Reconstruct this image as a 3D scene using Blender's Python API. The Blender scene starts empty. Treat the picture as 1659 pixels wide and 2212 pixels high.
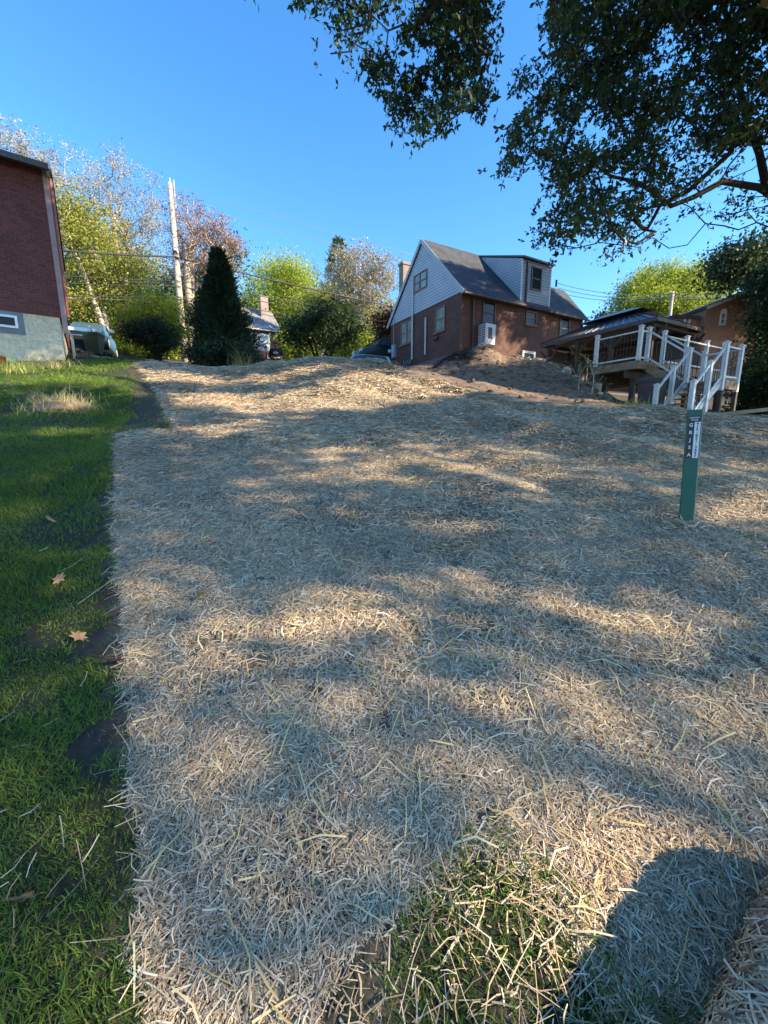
import bpy, bmesh, math, random
import numpy as np
from mathutils import Vector, Matrix
R = math.radians
sc = bpy.context.scene
col = sc.collection
# ------------------------------------------------------------------ camera, sky, sun, exposure
PITCH, FPX, EYE = R(10.4), 870.0, 1.6          # focal length in pixels of a 1659 px wide picture
cam_d = bpy.data.cameras.new("camera"); cam = bpy.data.objects.new("camera", cam_d); col.objects.link(cam)
cam.location = (0, 0, EYE); cam.rotation_euler = (R(90) - PITCH, 0, 0)
cam_d.sensor_fit = 'HORIZONTAL'; cam_d.sensor_width = 36; cam_d.lens = 36 * FPX / 1659
cam_d.clip_start = 0.05; cam_d.clip_end = 3000
sc.camera = cam
SUN_AZ, SUN_EL = 108.0, 29.0                    # clockwise from +Y (the way the camera looks)
SD = np.array([math.sin(R(SUN_AZ)) * math.cos(R(SUN_EL)), math.cos(R(SUN_AZ)) * math.cos(R(SUN_EL)), math.sin(R(SUN_EL))])
w = bpy.data.worlds.new("World"); sc.world = w; w.use_nodes = True
nt = w.node_tree; nt.nodes.clear()
sky = nt.nodes.new('ShaderNodeTexSky'); sky.sky_type = 'NISHITA'; sky.sun_disc = False
sky.sun_elevation = R(SUN_EL); sky.sun_rotation = R(SUN_AZ)
sky.air_density = 1.0; sky.dust_density = 0.2; sky.ozone_density = 3.0; sky.altitude = 300
bg = nt.nodes.new('ShaderNodeBackground'); bg.inputs[1].default_value = 0.15
wo = nt.nodes.new('ShaderNodeOutputWorld')
hs = nt.nodes.new('ShaderNodeHueSaturation'); hs.inputs['Saturation'].default_value = 1.25; hs.inputs['Hue'].default_value = .5; hs.inputs['Value'].default_value = 1.06
nt.links.new(sky.outputs[0], hs.inputs['Color']); nt.links.new(hs.outputs[0], bg.inputs[0]); nt.links.new(bg.outputs[0], wo.inputs[0])
sun_d = bpy.data.lights.new("sun", 'SUN'); sun_d.energy = 5.0; sun_d.angle = R(0.6); sun_d.color = (1.0, .85, .60)
sun = bpy.data.objects.new("sun", sun_d); col.objects.link(sun)
sun.rotation_euler = Vector(SD).to_track_quat('Z', 'Y').to_euler(); sun.location = (30, -10, 25)
sc.view_settings.view_transform = 'Standard'; sc.view_settings.look = 'None'
sc.view_settings.exposure = 1.4; sc.view_settings.gamma = 1.0
sc.cycles.max_bounces = 6; sc.cycles.transparent_max_bounces = 8
CP, SP = math.cos(PITCH), math.sin(PITCH)
rng = np.random.default_rng(7); random.seed(7)
# ------------------------------------------------------------------ picture <-> place
def ray(px, row):
    u = (px - 829.5) / FPX; v = (row - 1106) / FPX
    f = CP - v * SP
    return u / f, -(SP + v * CP) / f            # x per metre forward, rise per metre forward
def P(px, row, Y):
    a, b = ray(px, row); return np.array([a * Y, Y, EYE + b * Y])
def proj(p):
    p = np.asarray(p, float); x, y, z = p[..., 0], p[..., 1], p[..., 2] - EYE
    d = np.maximum(y * CP - z * SP, 1e-3); u = y * SP + z * CP
    return 829.5 + FPX * x / d, 1106 - FPX * u / d, (y * CP - z * SP)
def inpoly(x, y, poly):
    x = np.asarray(x, float); y = np.asarray(y, float); c = np.zeros(x.shape, bool); n = len(poly)
    for i in range(n):
        x0, y0 = poly[i]; x1, y1 = poly[(i + 1) % n]
        if y0 == y1: continue
        t = ((y0 > y) != (y1 > y)) & (x < (x1 - x0) * (y - y0) / (y1 - y0) + x0); c ^= t
    return c
def vnoise(x, y, s, seed=0):
    g = np.random.default_rng(seed).random((64, 64)); x = np.asarray(x) / s + 1000.; y = np.asarray(y) / s + 1000.
    xi = np.floor(x).astype(int); yi = np.floor(y).astype(int); fx = x - xi; fy = y - yi
    fx = fx * fx * (3 - 2 * fx); fy = fy * fy * (3 - 2 * fy); a = xi % 64; b = yi % 64; a1 = (a + 1) % 64; b1 = (b + 1) % 64
    return (g[a, b] * (1 - fx) + g[a1, b] * fx) * (1 - fy) + (g[a, b1] * (1 - fx) + g[a1, b1] * fx) * fy - .5
# ------------------------------------------------------------------ lie of the land
S = .3
ctl = [(x, y, S * y) for x in (-5, -2, 0, 2, 5) for y in (-5, -2, 0, 1.5, 3, 5)]
ctl += [(x, y, S * y) for x in (-4, -2, 0, 2) for y in (7, 9)] + [(-6, 8, 2.45), (-8, 6, 1.9), (-9, 10, 3.1), (8, 3, .9), (9, 0, 0), (-9, 2, .6)]
ctl += [tuple(P(*q)) for q in [(147, 782, 13), (40, 782, 12.2), (290, 781, 13.6), (380, 790, 14.2), (440, 797, 13.8), (500, 797, 13.2), (560, 789, 13.2), (640, 779, 13), (700, 777, 12.5), (770, 781, 12),
    (830, 787, 11.6), (870, 809, 10.5), (1010, 851, 8.7), (1180, 873, 7.6), (1350, 887, 7), (1500, 895, 6.7), (1659, 903, 6.6), (1760, 905, 6.6),
    (900, 800, 13.5), (1010, 830, 12), (1100, 851, 11), (1240, 873, 9.5), (950, 793, 18), (1000, 801, 16), (900, 791, 21), (850, 791, 28), (890, 790, 24),
    (1010, 748, 18), (968, 773, 17.5), (1100, 767, 17.5), (1200, 794, 16.6), (1290, 847, 14), (1150, 822, 15.3), (1050, 800, 16), (960, 788, 20),
    (205, 768, 20), (200, 768, 23), (330, 779, 20), (400, 783, 26), (480, 798, 17), (240, 774, 26)]]
ctl += [(5, 21, 4.9), (8.2, 22.4, 4.6), (12, 25, 4.4), (8, 19.6, 3.7), (11, 20, 3.3), (8.3, 12, 2.05), (6.2, 9.3, 2.1), (10, 13.5, 2.0), (9, 16, 2.4), (14, 14, 1.9), (20, 15, 1.6), (9, 9, 1.85), (13, 8, 1.6), (11, 5, 1.3),
    (-5, 19, 4.2), (-3, 21, 4.3), (-1, 24, 4.7), (-7, 22, 4.7), (1, 32, 6.4), (-14, 32, 7.6), (-6, 32, 6.3), (-12, 48, 10.4), (10, 40, 7), (24, 34, 6), (30, 24, 3), (30, 5, .5), (-20, 16, 4.6), (-24, 28, 7.5),
    (-20, 4, 1.4), (20, -8, -1), (0, -12, -3.5), (-20, -10, -2.8), (40, 48, 9), (-40, 50, 13), (0, 58, 12.5), (28, 58, 10)]
ctl = np.array(ctl, float)
def tk(r2): return np.where(r2 > 1e-9, .5 * r2 * np.log(np.maximum(r2, 1e-9)), 0)
n = len(ctl); d2 = ((ctl[:, None, :2] - ctl[None, :, :2]) ** 2).sum(-1)
A = np.zeros((n + 3, n + 3)); A[:n, :n] = tk(d2) + np.eye(n) * .02; A[:n, n] = 1; A[:n, n + 1:] = ctl[:, :2]; A[n:, :n] = A[:n, n:].T
wt = np.linalg.solve(A, np.concatenate([ctl[:, 2], [0, 0, 0]]))
GX, GY, GS = np.arange(-60, 60.1, .25), np.arange(-24, 80.1, .25), .25
gx, gy = np.meshgrid(GX, GY, indexing='ij'); H = wt[n] + wt[n + 1] * gx + wt[n + 2] * gy
for i in range(n): H += wt[i] * tk((gx - ctl[i, 0]) ** 2 + (gy - ctl[i, 1]) ** 2)
H = np.clip(H, -8, 16)
def zt(x, y):
    x = np.asarray(x, float); y = np.asarray(y, float)
    fx = np.clip((x - GX[0]) / GS, 0, len(GX) - 1.001); fy = np.clip((y - GY[0]) / GS, 0, len(GY) - 1.001)
    i = fx.astype(int); j = fy.astype(int); fx = fx - i; fy = fy - j
    z = (H[i, j] * (1 - fx) + H[i + 1, j] * fx) * (1 - fy) + (H[i, j + 1] * (1 - fx) + H[i + 1, j + 1] * fx) * fy
    near = np.clip((22 - np.hypot(x, y)) / 8, 0, 1)
    z = z + near * (vnoise(x, y, .55, 1) * .05 + vnoise(x, y, 1.5, 2) * .09 + vnoise(x, y, .2, 3) * .015)
    z = z + near * .03 * np.sin((x * .84 + y * .545) * 5.2 + vnoise(x, y, 1.2, 4) * 3) * np.clip((y - 2) / 3, 0, 1) * (x > -6)
    m = inpoly(x, y, [(1.5, 17.5), (4.5, 20.2), (8.2, 17.2), (7.9, 12.5), (6.3, 12.2), (3, 15)])
    z = z + m * (vnoise(x, y, .7, 5) * .22 + vnoise(x, y, .3, 6) * .12)
    return z
def pg(px, row, y0=.3, y1=40):
    a, b = ray(px, row); Y = np.linspace(y0, y1, 4000); d = EYE + b * Y - zt(a * Y, Y); k = np.argmax(d < 0)
    if d[k] >= 0: k = len(Y) - 1
    return (a * Y[k], Y[k])
def at(px, Y):                                   # a point standing on the ground seen in column px, Y metres ahead
    x = ray(px, 850)[0] * Y
    for _ in range(6): x += (px - float(proj((x, Y, float(zt(x, Y))))[0])) * Y / FPX
    return Vector((x, Y, float(zt(x, Y))))
STRAW = [(.45, -.75)] + [pg(*q) for q in [(325, 2205), (290, 1750), (262, 1350), (250, 1100), (247, 942), (375, 932), (336, 850), (291, 786)]] + \
    [(-8.8, 16), (-6, 16.6), (-3, 15.8), (0, 13.3), (.0, 11.9), (.46, 10.6), (1.74, 8.9), (2.96, 7.75), (4.07, 7.15), (6.2, 6.7), (9, 6.35), (13, 6), (13, -1.5), (1.2, -1.5)]
GAP = [pg(*q) for q in [(1560, 2205), (1400, 2165), (1335, 2110), (1285, 1990), (1195, 1880), (1130, 1825), (1060, 1795), (990, 1830), (930, 1900), (880, 1990), (845, 2080), (815, 2205)]]
GAP = GAP + [(.0, -.3), (.7, -.3)]
SOIL = [pg(*q) for q in [(375, 932), (336, 850), (291, 786), (272, 788), (296, 835), (285, 880), (262, 928)]]
SOIL2 = [pg(*q) for q in [(325, 2205), (290, 1750), (262, 1350), (250, 1100), (247, 990), (226, 1060), (214, 1200), (222, 1330), (226, 1500), (180, 1580), (100, 1680), (210, 1690), (262, 1730), (272, 1900)]]
def jit(x, y, a=.06): return x + vnoise(x, y, .12, 8) * a, y + vnoise(x, y, .12, 9) * a
GC = np.mean(GAP, 0)
def scaled(k): return [tuple(GC + (np.array(q) - GC) * k) for q in GAP]
G_OUT, G_IN = scaled(1.04), scaled(.66)
def is_straw(x, y, a=.08):
    X, Y = jit(x, y, a); X = X + rng.normal(0, .012, X.shape); r_ = rng.random(X.shape); wx, wy = X + vnoise(x, y, .25, 10) * .3, Y + vnoise(x, y, .25, 11) * .3
    pr = np.where(inpoly(wx, wy, G_IN), .04, np.where(inpoly(wx, wy, GAP), .14, np.where(inpoly(wx, wy, G_OUT), .6, 1.)))
    return inpoly(X, Y, STRAW) & (r_ < pr)
def is_straw_old(x, y, a=.05):
    X, Y = jit(x, y, a); return inpoly(X, Y, STRAW) & ~(inpoly(X + vnoise(x, y, .25, 10) * .35 + rng.normal(0, .03, X.shape), Y + vnoise(x, y, .25, 11) * .35 + rng.normal(0, .03, X.shape), GAP) & (vnoise(x, y, .14, 14) < .40))
def is_soil(x, y):
    X, Y = jit(x, y, .3); return inpoly(X, Y, SOIL) | inpoly(X, Y, SOIL2)
DIRT = [(0, 11.5), (.4, 10.4), (1.7, 8.7), (2.9, 7.5), (4, 6.9), (6.2, 6.5), (9, 6.1), (14, 5.7), (30, 6), (30, 24), (14, 27), (4, 22.4), (.5, 28.5), (-1.5, 27), (-1, 14)]
def is_dirt(x, y):
    X, Y = jit(x, y, .3); return inpoly(X, Y, DIRT)
# ------------------------------------------------------------------ where the photograph shows sunlight (seen on the ground or a wall)
LIT = [
 ([(620, 1420), (1100, 1400), (1420, 1440), (1400, 1800), (980, 1820), (700, 1700)], .28), ([(560, 960), (1250, 960), (1300, 1080), (560, 1080)], .3), ([(250, 1500), (620, 1480), (620, 2212), (280, 2212)], .12),  # polygon in picture, share of the leaves kept away from the sun's path to it
 ([(305, 800), (520, 818), (640, 798), (720, 786), (760, 790), (640, 815), (560, 838), (440, 832), (330, 826)], .97),
 ([(360, 852), (470, 846), (600, 850), (700, 820), (800, 798), (880, 812), (960, 832), (1040, 858), (900, 866), (790, 890), (690, 893), (560, 898), (450, 888), (390, 880)], .98),
 ([(440, 904), (640, 900), (760, 896), (700, 915), (560, 925), (520, 945), (380, 950), (400, 925)], .85),
 ([(540, 1018), (700, 1022), (910, 1030), (830, 1052), (760, 1046), (560, 1042)], .93),
 ([(600, 1093), (820, 1090), (790, 1110), (640, 1112)], .95), ([(840, 1114), (1010, 1112), (990, 1140), (870, 1140)], .93),
 ([(700, 985), (900, 1000), (1180, 1010), (1230, 1035), (1000, 1030), (800, 1010)], .6),
 ([(385, 1345), (440, 1310), (540, 1300), (640, 1305), (700, 1318), (860, 1330), (960, 1350), (900, 1400), (700, 1390), (600, 1400), (470, 1385), (395, 1375)], .97),
 ([(640, 1268), (860, 1255), (1010, 1252), (1180, 1254), (1200, 1268), (900, 1284), (700, 1295)], .9),
 ([(700, 1395), (980, 1400), (1040, 1470), (880, 1500), (720, 1450)], .45),
 ([(1170, 1290), (1300, 1275), (1420, 1290), (1540, 1340), (1600, 1390), (1420, 1405), (1240, 1375)], .9),
 ([(1330, 1112), (1480, 1090), (1520, 1078), (1680, 1060), (1680, 1100), (1560, 1128), (1420, 1130)], .93),
 ([(1200, 985), (1420, 990), (1390, 1012), (1220, 1010)], .6), ([(1440, 940), (1680, 930), (1680, 960), (1500, 960)], .5),
 ([(400, 1500), (520, 1490), (500, 1560), (400, 1560)], .8), ([(470, 1620), (620, 1610), (600, 1690), (480, 1690)], .7), ([(900, 1530), (1120, 1520), (1100, 1640), (940, 1640)], .5),
 ([(950, 1680), (1180, 1690), (1350, 1780), (1260, 1850), (1000, 1780)], .42), ([(1500, 1650), (1700, 1700), (1700, 1800), (1600, 1790)], .85),
 ([(930, 1900), (1160, 1830), (1340, 1790), (1560, 1830), (1720, 1860), (1720, 2050), (1400, 2300), (900, 2300)], .97),
 ([(1450, 1440), (1700, 1470), (1700, 1540), (1500, 1500)], .5),
 ([(-200, 788), (300, 786), (320, 845), (200, 840), (120, 834), (-200, 838)], .99),
 ([(250, 838), (345, 850), (350, 862), (240, 856)], .9), ([(60, 866), (210, 862), (225, 890), (60, 890)], .85), ([(0, 842), (120, 840), (60, 856), (0, 856)], .7), ([(120, 922), (240, 925), (230, 942), (90, 938)], .92), ([(290, 905), (370, 903), (380, 920), (300, 922)], .8),
 ([(-40, 1135), (120, 1140), (120, 1165), (-40, 1165)], .6), ([(-40, 1290), (230, 1285), (240, 1312), (-40, 1320)], .6), ([(-60, 1390), (60, 1400), (60, 1440), (-60, 1440)], .7), ([(60, 1790), (200, 1800), (200, 1870), (60, 1860)], .7),
 ([(260, 1370), (380, 1400), (380, 1500), (265, 1480)], .5), ([(60, 2080), (240, 2080), (240, 2212), (60, 2212)], .4),
 ([(830, 790), (960, 796), (1100, 812), (1240, 850), (1330, 884), (1160, 866), (1000, 846), (900, 820)], .85),
 ([(900, 788), (1040, 800), (1040, 808), (900, 797)], .9), ([(1010, 745), (1130, 765), (1230, 795), (1360, 880), (1230, 860), (1090, 820), (1020, 790)], .97),
 ([(80, 450), (110, 440), (125, 500), (90, 490)], .6), ([(60, 745), (146, 725), (150, 790), (-20, 790), (-20, 760)], .8),
 ([(1000, 640), (1010, 640), (1020, 660), (1002, 660)], .8), ([(1088, 655), (1125, 650), (1120, 680), (1095, 680)], .85), ([(1075, 690), (1108, 690), (1112, 760), (1060, 760)], .92), ([(1100, 730), (1140, 730), (1135, 770), (1105, 775)], .85),
 ([(1170, 670), (1230, 680), (1225, 730), (1160, 730)], .4), ([(1060, 560), (1105, 570), (1110, 590), (1060, 580)], .85), ([(1050, 600), (1120, 610), (1110, 625), (1050, 618)], .85), ([(960, 560), (1020, 590), (1000, 600)], .6),
 ([(1490, 640), (1620, 640), (1620, 760), (1470, 780)], .7),
]
def lit_p(p):
    """share of leaves to leave out of the sun's path to point p"""
    a, b, d = proj(p); a = a + vnoise(p[..., 0] * 3, p[..., 1] * 3, 1, 12) * 22; b = b + vnoise(p[..., 0], p[..., 1], .5, 13) * 8
    o = np.zeros(a.shape)
    for poly, s in LIT: o = np.maximum(o, inpoly(a, b, poly) * s)
    return np.where(d > .2, o, .1)
def shadow_at(p):
    """the ground point a leaf at p throws its shadow on"""
    p = np.asarray(p, float); n_ = 56; smax = (p[:, 2] + 2) / SD[2]; hit = smax.copy(); open_ = np.ones(len(p), bool)
    for k in range(1, n_ + 1):
        q = p - (smax * k / n_)[:, None] * SD
        i = np.clip(((q[:, 0] - GX[0]) / GS).astype(int), 0, len(GX) - 1); j = np.clip(((q[:, 1] - GY[0]) / GS).astype(int), 0, len(GY) - 1)
        b = open_ & (q[:, 2] < H[i, j]); hit[b] = smax[b] * (k - .5) / n_; open_ &= ~b
    return p - hit[:, None] * SD
# ------------------------------------------------------------------ mesh helpers
def tag(o, label=None, cat=None, group=None, kind=None):
    if label: o['label'] = label
    if cat: o['category'] = cat
    if group: o['group'] = group
    if kind: o['kind'] = kind
    return o
def link(name, me, mat=None, parent=None):
    if mat: me.materials.append(mat)
    o = bpy.data.objects.new(name, me); col.objects.link(o)
    if parent: o.parent = parent
    return o
def empty(name, loc, rz=0, label=None, cat=None, group=None):
    o = bpy.data.objects.new(name, None); col.objects.link(o); o.location = loc; o.rotation_euler = (0, 0, rz); o.empty_display_size = .2
    return tag(o, label, cat, group)
def npmesh(name, V, F, mat, parent=None, smooth=False, attrs=None):
    """V (n,3); F list of (m,k) index arrays"""
    me = bpy.data.meshes.new(name); V = np.asarray(V, np.float32); me.vertices.add(len(V)); me.vertices.foreach_set('co', V.ravel())
    F = [np.asarray(f, np.int32) for f in (F if isinstance(F, list) else [F])]
    lt = np.concatenate([np.full(len(f), f.shape[1], np.int32) for f in F]); idx = np.concatenate([f.ravel() for f in F])
    me.loops.add(len(idx)); me.loops.foreach_set('vertex_index', idx); me.polygons.add(len(lt))
    me.polygons.foreach_set('loop_start', np.concatenate([[0], np.cumsum(lt)[:-1]]).astype(np.int32)); me.polygons.foreach_set('loop_total', lt)
    if smooth: me.polygons.foreach_set('use_smooth', np.ones(len(lt), bool))
    for k, a in (attrs or {}).items():
        t = me.attributes.new(k, 'FLOAT', 'POINT'); t.data.foreach_set('value', np.asarray(a, np.float32))
    me.update(calc_edges=True); return link(name, me, mat, parent)
def boxuv(me):
    uv = me.uv_layers.new(name='UVMap').data; vs = me.vertices
    for p in me.polygons:
        n = p.normal; ax = max(range(3), key=lambda i: abs(n[i]))
        for li in p.loop_indices:
            c = vs[me.loops[li].vertex_index].co
            uv[li].uv = (c.x, c.y) if ax == 2 else ((c.y, c.z) if ax == 0 else (c.x, c.z))
class MB:
    def __init__(s): s.v = []; s.f = []
    def add(s, vs, fs): b = len(s.v); s.v += [tuple(v) for v in vs]; s.f += [tuple(b + i for i in f) for f in fs]; return s
    def box(s, x0, x1, y0, y1, z0, z1):
        return s.add([(x0, y0, z0), (x1, y0, z0), (x1, y1, z0), (x0, y1, z0), (x0, y0, z1), (x1, y0, z1), (x1, y1, z1), (x0, y1, z1)],
                     [(3, 2, 1, 0), (4, 5, 6, 7), (0, 1, 5, 4), (1, 2, 6, 5), (2, 3, 7, 6), (3, 0, 4, 7)])
    def bar(s, a, b, w, h=None, up=(0, 0, 1)):
        a, b = Vector(a), Vector(b); d = (b - a).normalized(); up = Vector(up)
        if abs(d.dot(up)) > .98: up = Vector((1, 0, 0))
        x = d.cross(up).normalized(); y = x.cross(d); h = h or w; q = [x * sx * w / 2 + y * sy * h / 2 for sx, sy in ((-1, -1), (1, -1), (1, 1), (-1, 1))]
        return s.add([a + k for k in q] + [b + k for k in q], [(0, 1, 2, 3), (7, 6, 5, 4), (0, 4, 5, 1), (1, 5, 6, 2), (2, 6, 7, 3), (3, 7, 4, 0)])
    def tube(s, pts, rad, n=8, cap=True):
        pts = [Vector(p) for p in pts]; rad = rad if hasattr(rad, '__len__') else [rad] * len(pts); rings = []; px = None
        for i, p in enumerate(pts):
            d = (pts[min(i + 1, len(pts) - 1)] - pts[max(i - 1, 0)]).normalized()
            if px is None: px = d.cross(Vector((0, 0, 1)) if abs(d.z) < .9 else Vector((1, 0, 0))).normalized()
            px = (px - d * px.dot(d)).normalized(); py = d.cross(px)
            rings.append([p + (px * math.cos(t) + py * math.sin(t)) * rad[i] for t in (2 * math.pi * k / n for k in range(n))])
        fs = [(i * n + k, i * n + (k + 1) % n, (i + 1) * n + (k + 1) % n, (i + 1) * n + k) for i in range(len(pts) - 1) for k in range(n)]
        if cap: fs += [tuple(reversed(range(n))), tuple((len(pts) - 1) * n + k for k in range(n))]
        return s.add([v for r in rings for v in r], fs)
    def lathe(s, c, prof, n=20):
        c = Vector(c); vs = [(c.x + r * math.cos(2 * math.pi * k / n), c.y + r * math.sin(2 * math.pi * k / n), c.z + z) for r, z in prof for k in range(n)]
        fs = [(i * n + k, i * n + (k + 1) % n, (i + 1) * n + (k + 1) % n, (i + 1) * n + k) for i in range(len(prof) - 1) for k in range(n)]
        return s.add(vs, fs + [tuple(reversed(range(n))), tuple((len(prof) - 1) * n + k for k in range(n))])
    def prism(s, poly, d, both=True):
        """poly: planar 3d points, d: thickness vector"""
        n = len(poly); d = Vector(d); a = [Vector(p) for p in poly]
        return s.add(a + [p + d for p in a], [tuple(range(n)), tuple(reversed(range(n, 2 * n)))] + [(i, n + i, n + (i + 1) % n, (i + 1) % n) for i in range(n)])
    def build(s, name, mat, parent=None, smooth=False, bevel=0, bump=0):
        me = bpy.data.meshes.new(name); me.from_pydata([tuple(v) for v in s.v], [], s.f)
        bm = bmesh.new(); bm.from_mesh(me); bmesh.ops.recalc_face_normals(bm, faces=bm.faces)
        if bevel: bmesh.ops.bevel(bm, geom=bm.edges[:], offset=bevel, segments=2, affect='EDGES', profile=.6)
        bm.to_mesh(me); bm.free(); boxuv(me)
        if smooth: me.polygons.foreach_set('use_smooth', np.ones(len(me.polygons), bool))
        return link(name, me, mat, parent)
# ------------------------------------------------------------------ materials
M = {}
def mat(name):
    m = bpy.data.materials.new(name); m.use_nodes = True; t = m.node_tree; t.nodes.clear()
    o = t.nodes.new('ShaderNodeOutputMaterial'); p = t.nodes.new('ShaderNodeBsdfPrincipled'); t.links.new(p.outputs[0], o.inputs[0]); M[name] = m
    return m, t, p, o
def nd(t, typ, **k):
    n = t.nodes.new('ShaderNode' + typ)
    for a, b in k.items():
        if a in n.inputs: n.inputs[a].default_value = b
        else: setattr(n, a, b)
    return n
def ramp(t, fac, stops, mode='LINEAR'):
    r = t.nodes.new('ShaderNodeValToRGB'); r.color_ramp.interpolation = mode; e = r.color_ramp.elements
    while len(e) < len(stops): e.new(.5)
    for q, (p, c) in zip(e, stops): q.position = p; q.color = (*c, 1)
    t.links.new(fac, r.inputs[0]); return r.outputs[0]
def mixc(t, f, a, b, mode='MIX'):
    m = t.nodes.new('ShaderNodeMix'); m.data_type = 'RGBA'; m.blend_type = mode
    for s, v in ((m.inputs[0], f), (m.inputs[6], a), (m.inputs[7], b)):
        if hasattr(v, 'links'): t.links.new(v, s)
        else: s.default_value = v if not hasattr(v, '__len__') else (*v, 1)
    return m.outputs[2]
def noise(t, scale, detail=4, rough=.6, vec=None, obj=True):
    n = nd(t, 'TexNoise', Scale=scale, Detail=detail, Roughness=rough)
    if vec is None: vec = t.nodes.new('ShaderNodeTexCoord').outputs['Object' if obj else 'UV']
    t.links.new(vec, n.inputs['Vector']); return n.outputs[0]
def bump(t, p, h, s=.3, d=.02):
    b = nd(t, 'Bump', Strength=s, Distance=d); t.links.new(h, b.inputs['Height']); t.links.new(b.outputs[0], p.inputs['Normal'])
def plain(name, c, rough=.6, var=.18, scale=6, metal=0, bmp=.15, spec=None, c2=None):
    m, t, p, o = mat(name); n = noise(t, scale, 5)
    c2 = c2 or tuple(min(1, k * (1 + var)) for k in c); c1 = tuple(k * (1 - var) for k in c)
    t.links.new(ramp(t, n, [(.3, c1), (.7, c2)]), p.inputs['Base Color']); p.inputs['Roughness'].default_value = rough; p.inputs['Metallic'].default_value = metal
    if spec is not None: p.inputs['Specular IOR Level'].default_value = spec
    if bmp: bump(t, p, noise(t, scale * 8, 4), bmp, .01)
    return m
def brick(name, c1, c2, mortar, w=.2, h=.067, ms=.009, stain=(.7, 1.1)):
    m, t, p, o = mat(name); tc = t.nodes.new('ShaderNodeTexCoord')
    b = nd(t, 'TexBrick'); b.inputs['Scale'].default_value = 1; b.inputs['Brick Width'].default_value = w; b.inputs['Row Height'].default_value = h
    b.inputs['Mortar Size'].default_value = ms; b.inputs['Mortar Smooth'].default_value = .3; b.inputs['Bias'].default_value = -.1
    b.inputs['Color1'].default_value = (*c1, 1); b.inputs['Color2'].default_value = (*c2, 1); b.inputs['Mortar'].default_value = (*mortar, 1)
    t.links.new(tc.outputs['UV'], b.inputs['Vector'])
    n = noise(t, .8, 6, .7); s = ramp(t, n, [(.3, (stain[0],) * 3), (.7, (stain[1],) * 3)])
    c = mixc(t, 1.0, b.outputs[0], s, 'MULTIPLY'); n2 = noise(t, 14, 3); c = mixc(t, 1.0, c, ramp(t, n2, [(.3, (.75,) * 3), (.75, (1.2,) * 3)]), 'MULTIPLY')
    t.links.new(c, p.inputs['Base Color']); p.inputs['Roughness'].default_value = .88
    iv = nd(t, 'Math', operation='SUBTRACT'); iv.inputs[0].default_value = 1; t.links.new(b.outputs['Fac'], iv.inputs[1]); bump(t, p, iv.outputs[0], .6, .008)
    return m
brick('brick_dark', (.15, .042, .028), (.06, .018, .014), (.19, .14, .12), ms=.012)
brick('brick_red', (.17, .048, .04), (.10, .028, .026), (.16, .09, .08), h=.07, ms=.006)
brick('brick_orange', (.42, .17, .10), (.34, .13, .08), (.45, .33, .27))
brick('brick_chimney', (.40, .28, .22), (.33, .24, .20), (.4, .36, .32))
brick('block_white', (.70, .61, .43), (.68, .59, .42), (.62, .54, .39), w=.4, h=.2, ms=.008, stain=(.85, 1.08))
brick('stone_wall', (.20, .15, .11), (.13, .10, .08), (.05, .04, .03), w=.5, h=.16, ms=.02)
def siding(name, c, pitch=.15):
    m, t, p, o = mat(name); tc = t.nodes.new('ShaderNodeTexCoord'); sx = t.nodes.new('ShaderNodeSeparateXYZ'); t.links.new(tc.outputs['UV'], sx.inputs[0])
    d = nd(t, 'Math', operation='DIVIDE'); t.links.new(sx.outputs[1], d.inputs[0]); d.inputs[1].default_value = pitch
    fr = nd(t, 'Math', operation='FRACT'); t.links.new(d.outputs[0], fr.inputs[0])
    lap = ramp(t, fr.outputs[0], [(0, (.30,) * 3), (.16, (.42,) * 3), (.26, (.97,) * 3), (1, (1,) * 3)])   # dark line put into the colour at each lapped edge, widened for contrast
    c_ = mixc(t, 1.0, c, lap, 'MULTIPLY'); c_ = mixc(t, 1.0, c_, ramp(t, noise(t, 1.2, 4), [(.3, (.88,) * 3), (.7, (1.05,) * 3)]), 'MULTIPLY')
    t.links.new(c_, p.inputs['Base Color']); p.inputs['Roughness'].default_value = .5
    iv = nd(t, 'Math', operation='SUBTRACT'); iv.inputs[0].default_value = 1; t.links.new(fr.outputs[0], iv.inputs[1]); bump(t, p, iv.outputs[0], .8, .015)
siding('siding_white', (.47, .51, .58)); siding('siding_grey', (.30, .34, .37))
def shingle(name, c, c2):
    m, t, p, o = mat(name); tc = t.nodes.new('ShaderNodeTexCoord')
    b = nd(t, 'TexBrick'); b.inputs['Scale'].default_value = 1; b.inputs['Brick Width'].default_value = .33; b.inputs['Row Height'].default_value = .14; b.inputs['Mortar Size'].default_value = .006
    b.inputs['Color1'].default_value = (*c, 1); b.inputs['Color2'].default_value = (*c2, 1); b.inputs['Mortar'].default_value = (*[k * .5 for k in c], 1)
    t.links.new(tc.outputs['UV'], b.inputs['Vector']); cc = mixc(t, 1., b.outputs[0], ramp(t, noise(t, 1.5, 5), [(.3, (.7,) * 3), (.7, (1.2,) * 3)]), 'MULTIPLY')
    t.links.new(cc, p.inputs['Base Color']); p.inputs['Roughness'].default_value = .9; bump(t, p, noise(t, 60, 3), .3, .01)
shingle('shingle', (.065, .066, .075), (.045, .048, .056)); shingle('shingle_light', (.26, .24, .24), (.19, .18, .18)); shingle('shingle_brown', (.09, .07, .07), (.07, .06, .06))
plain('white_paint', (.78, .78, .76), .45, .06, 3, bmp=.05); plain('deck_white', (.56, .57, .58), .5, .12, 5, bmp=.05); plain('white_metal', (.62, .66, .70), .4, .06, 3, bmp=0)
plain('cream_paint', (.60, .52, .40), .6, .1); plain('foundation_dark', (.17, .12, .11), .8, .15, 3); plain('trim_dark', (.07, .055, .05), .5, .15)
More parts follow.
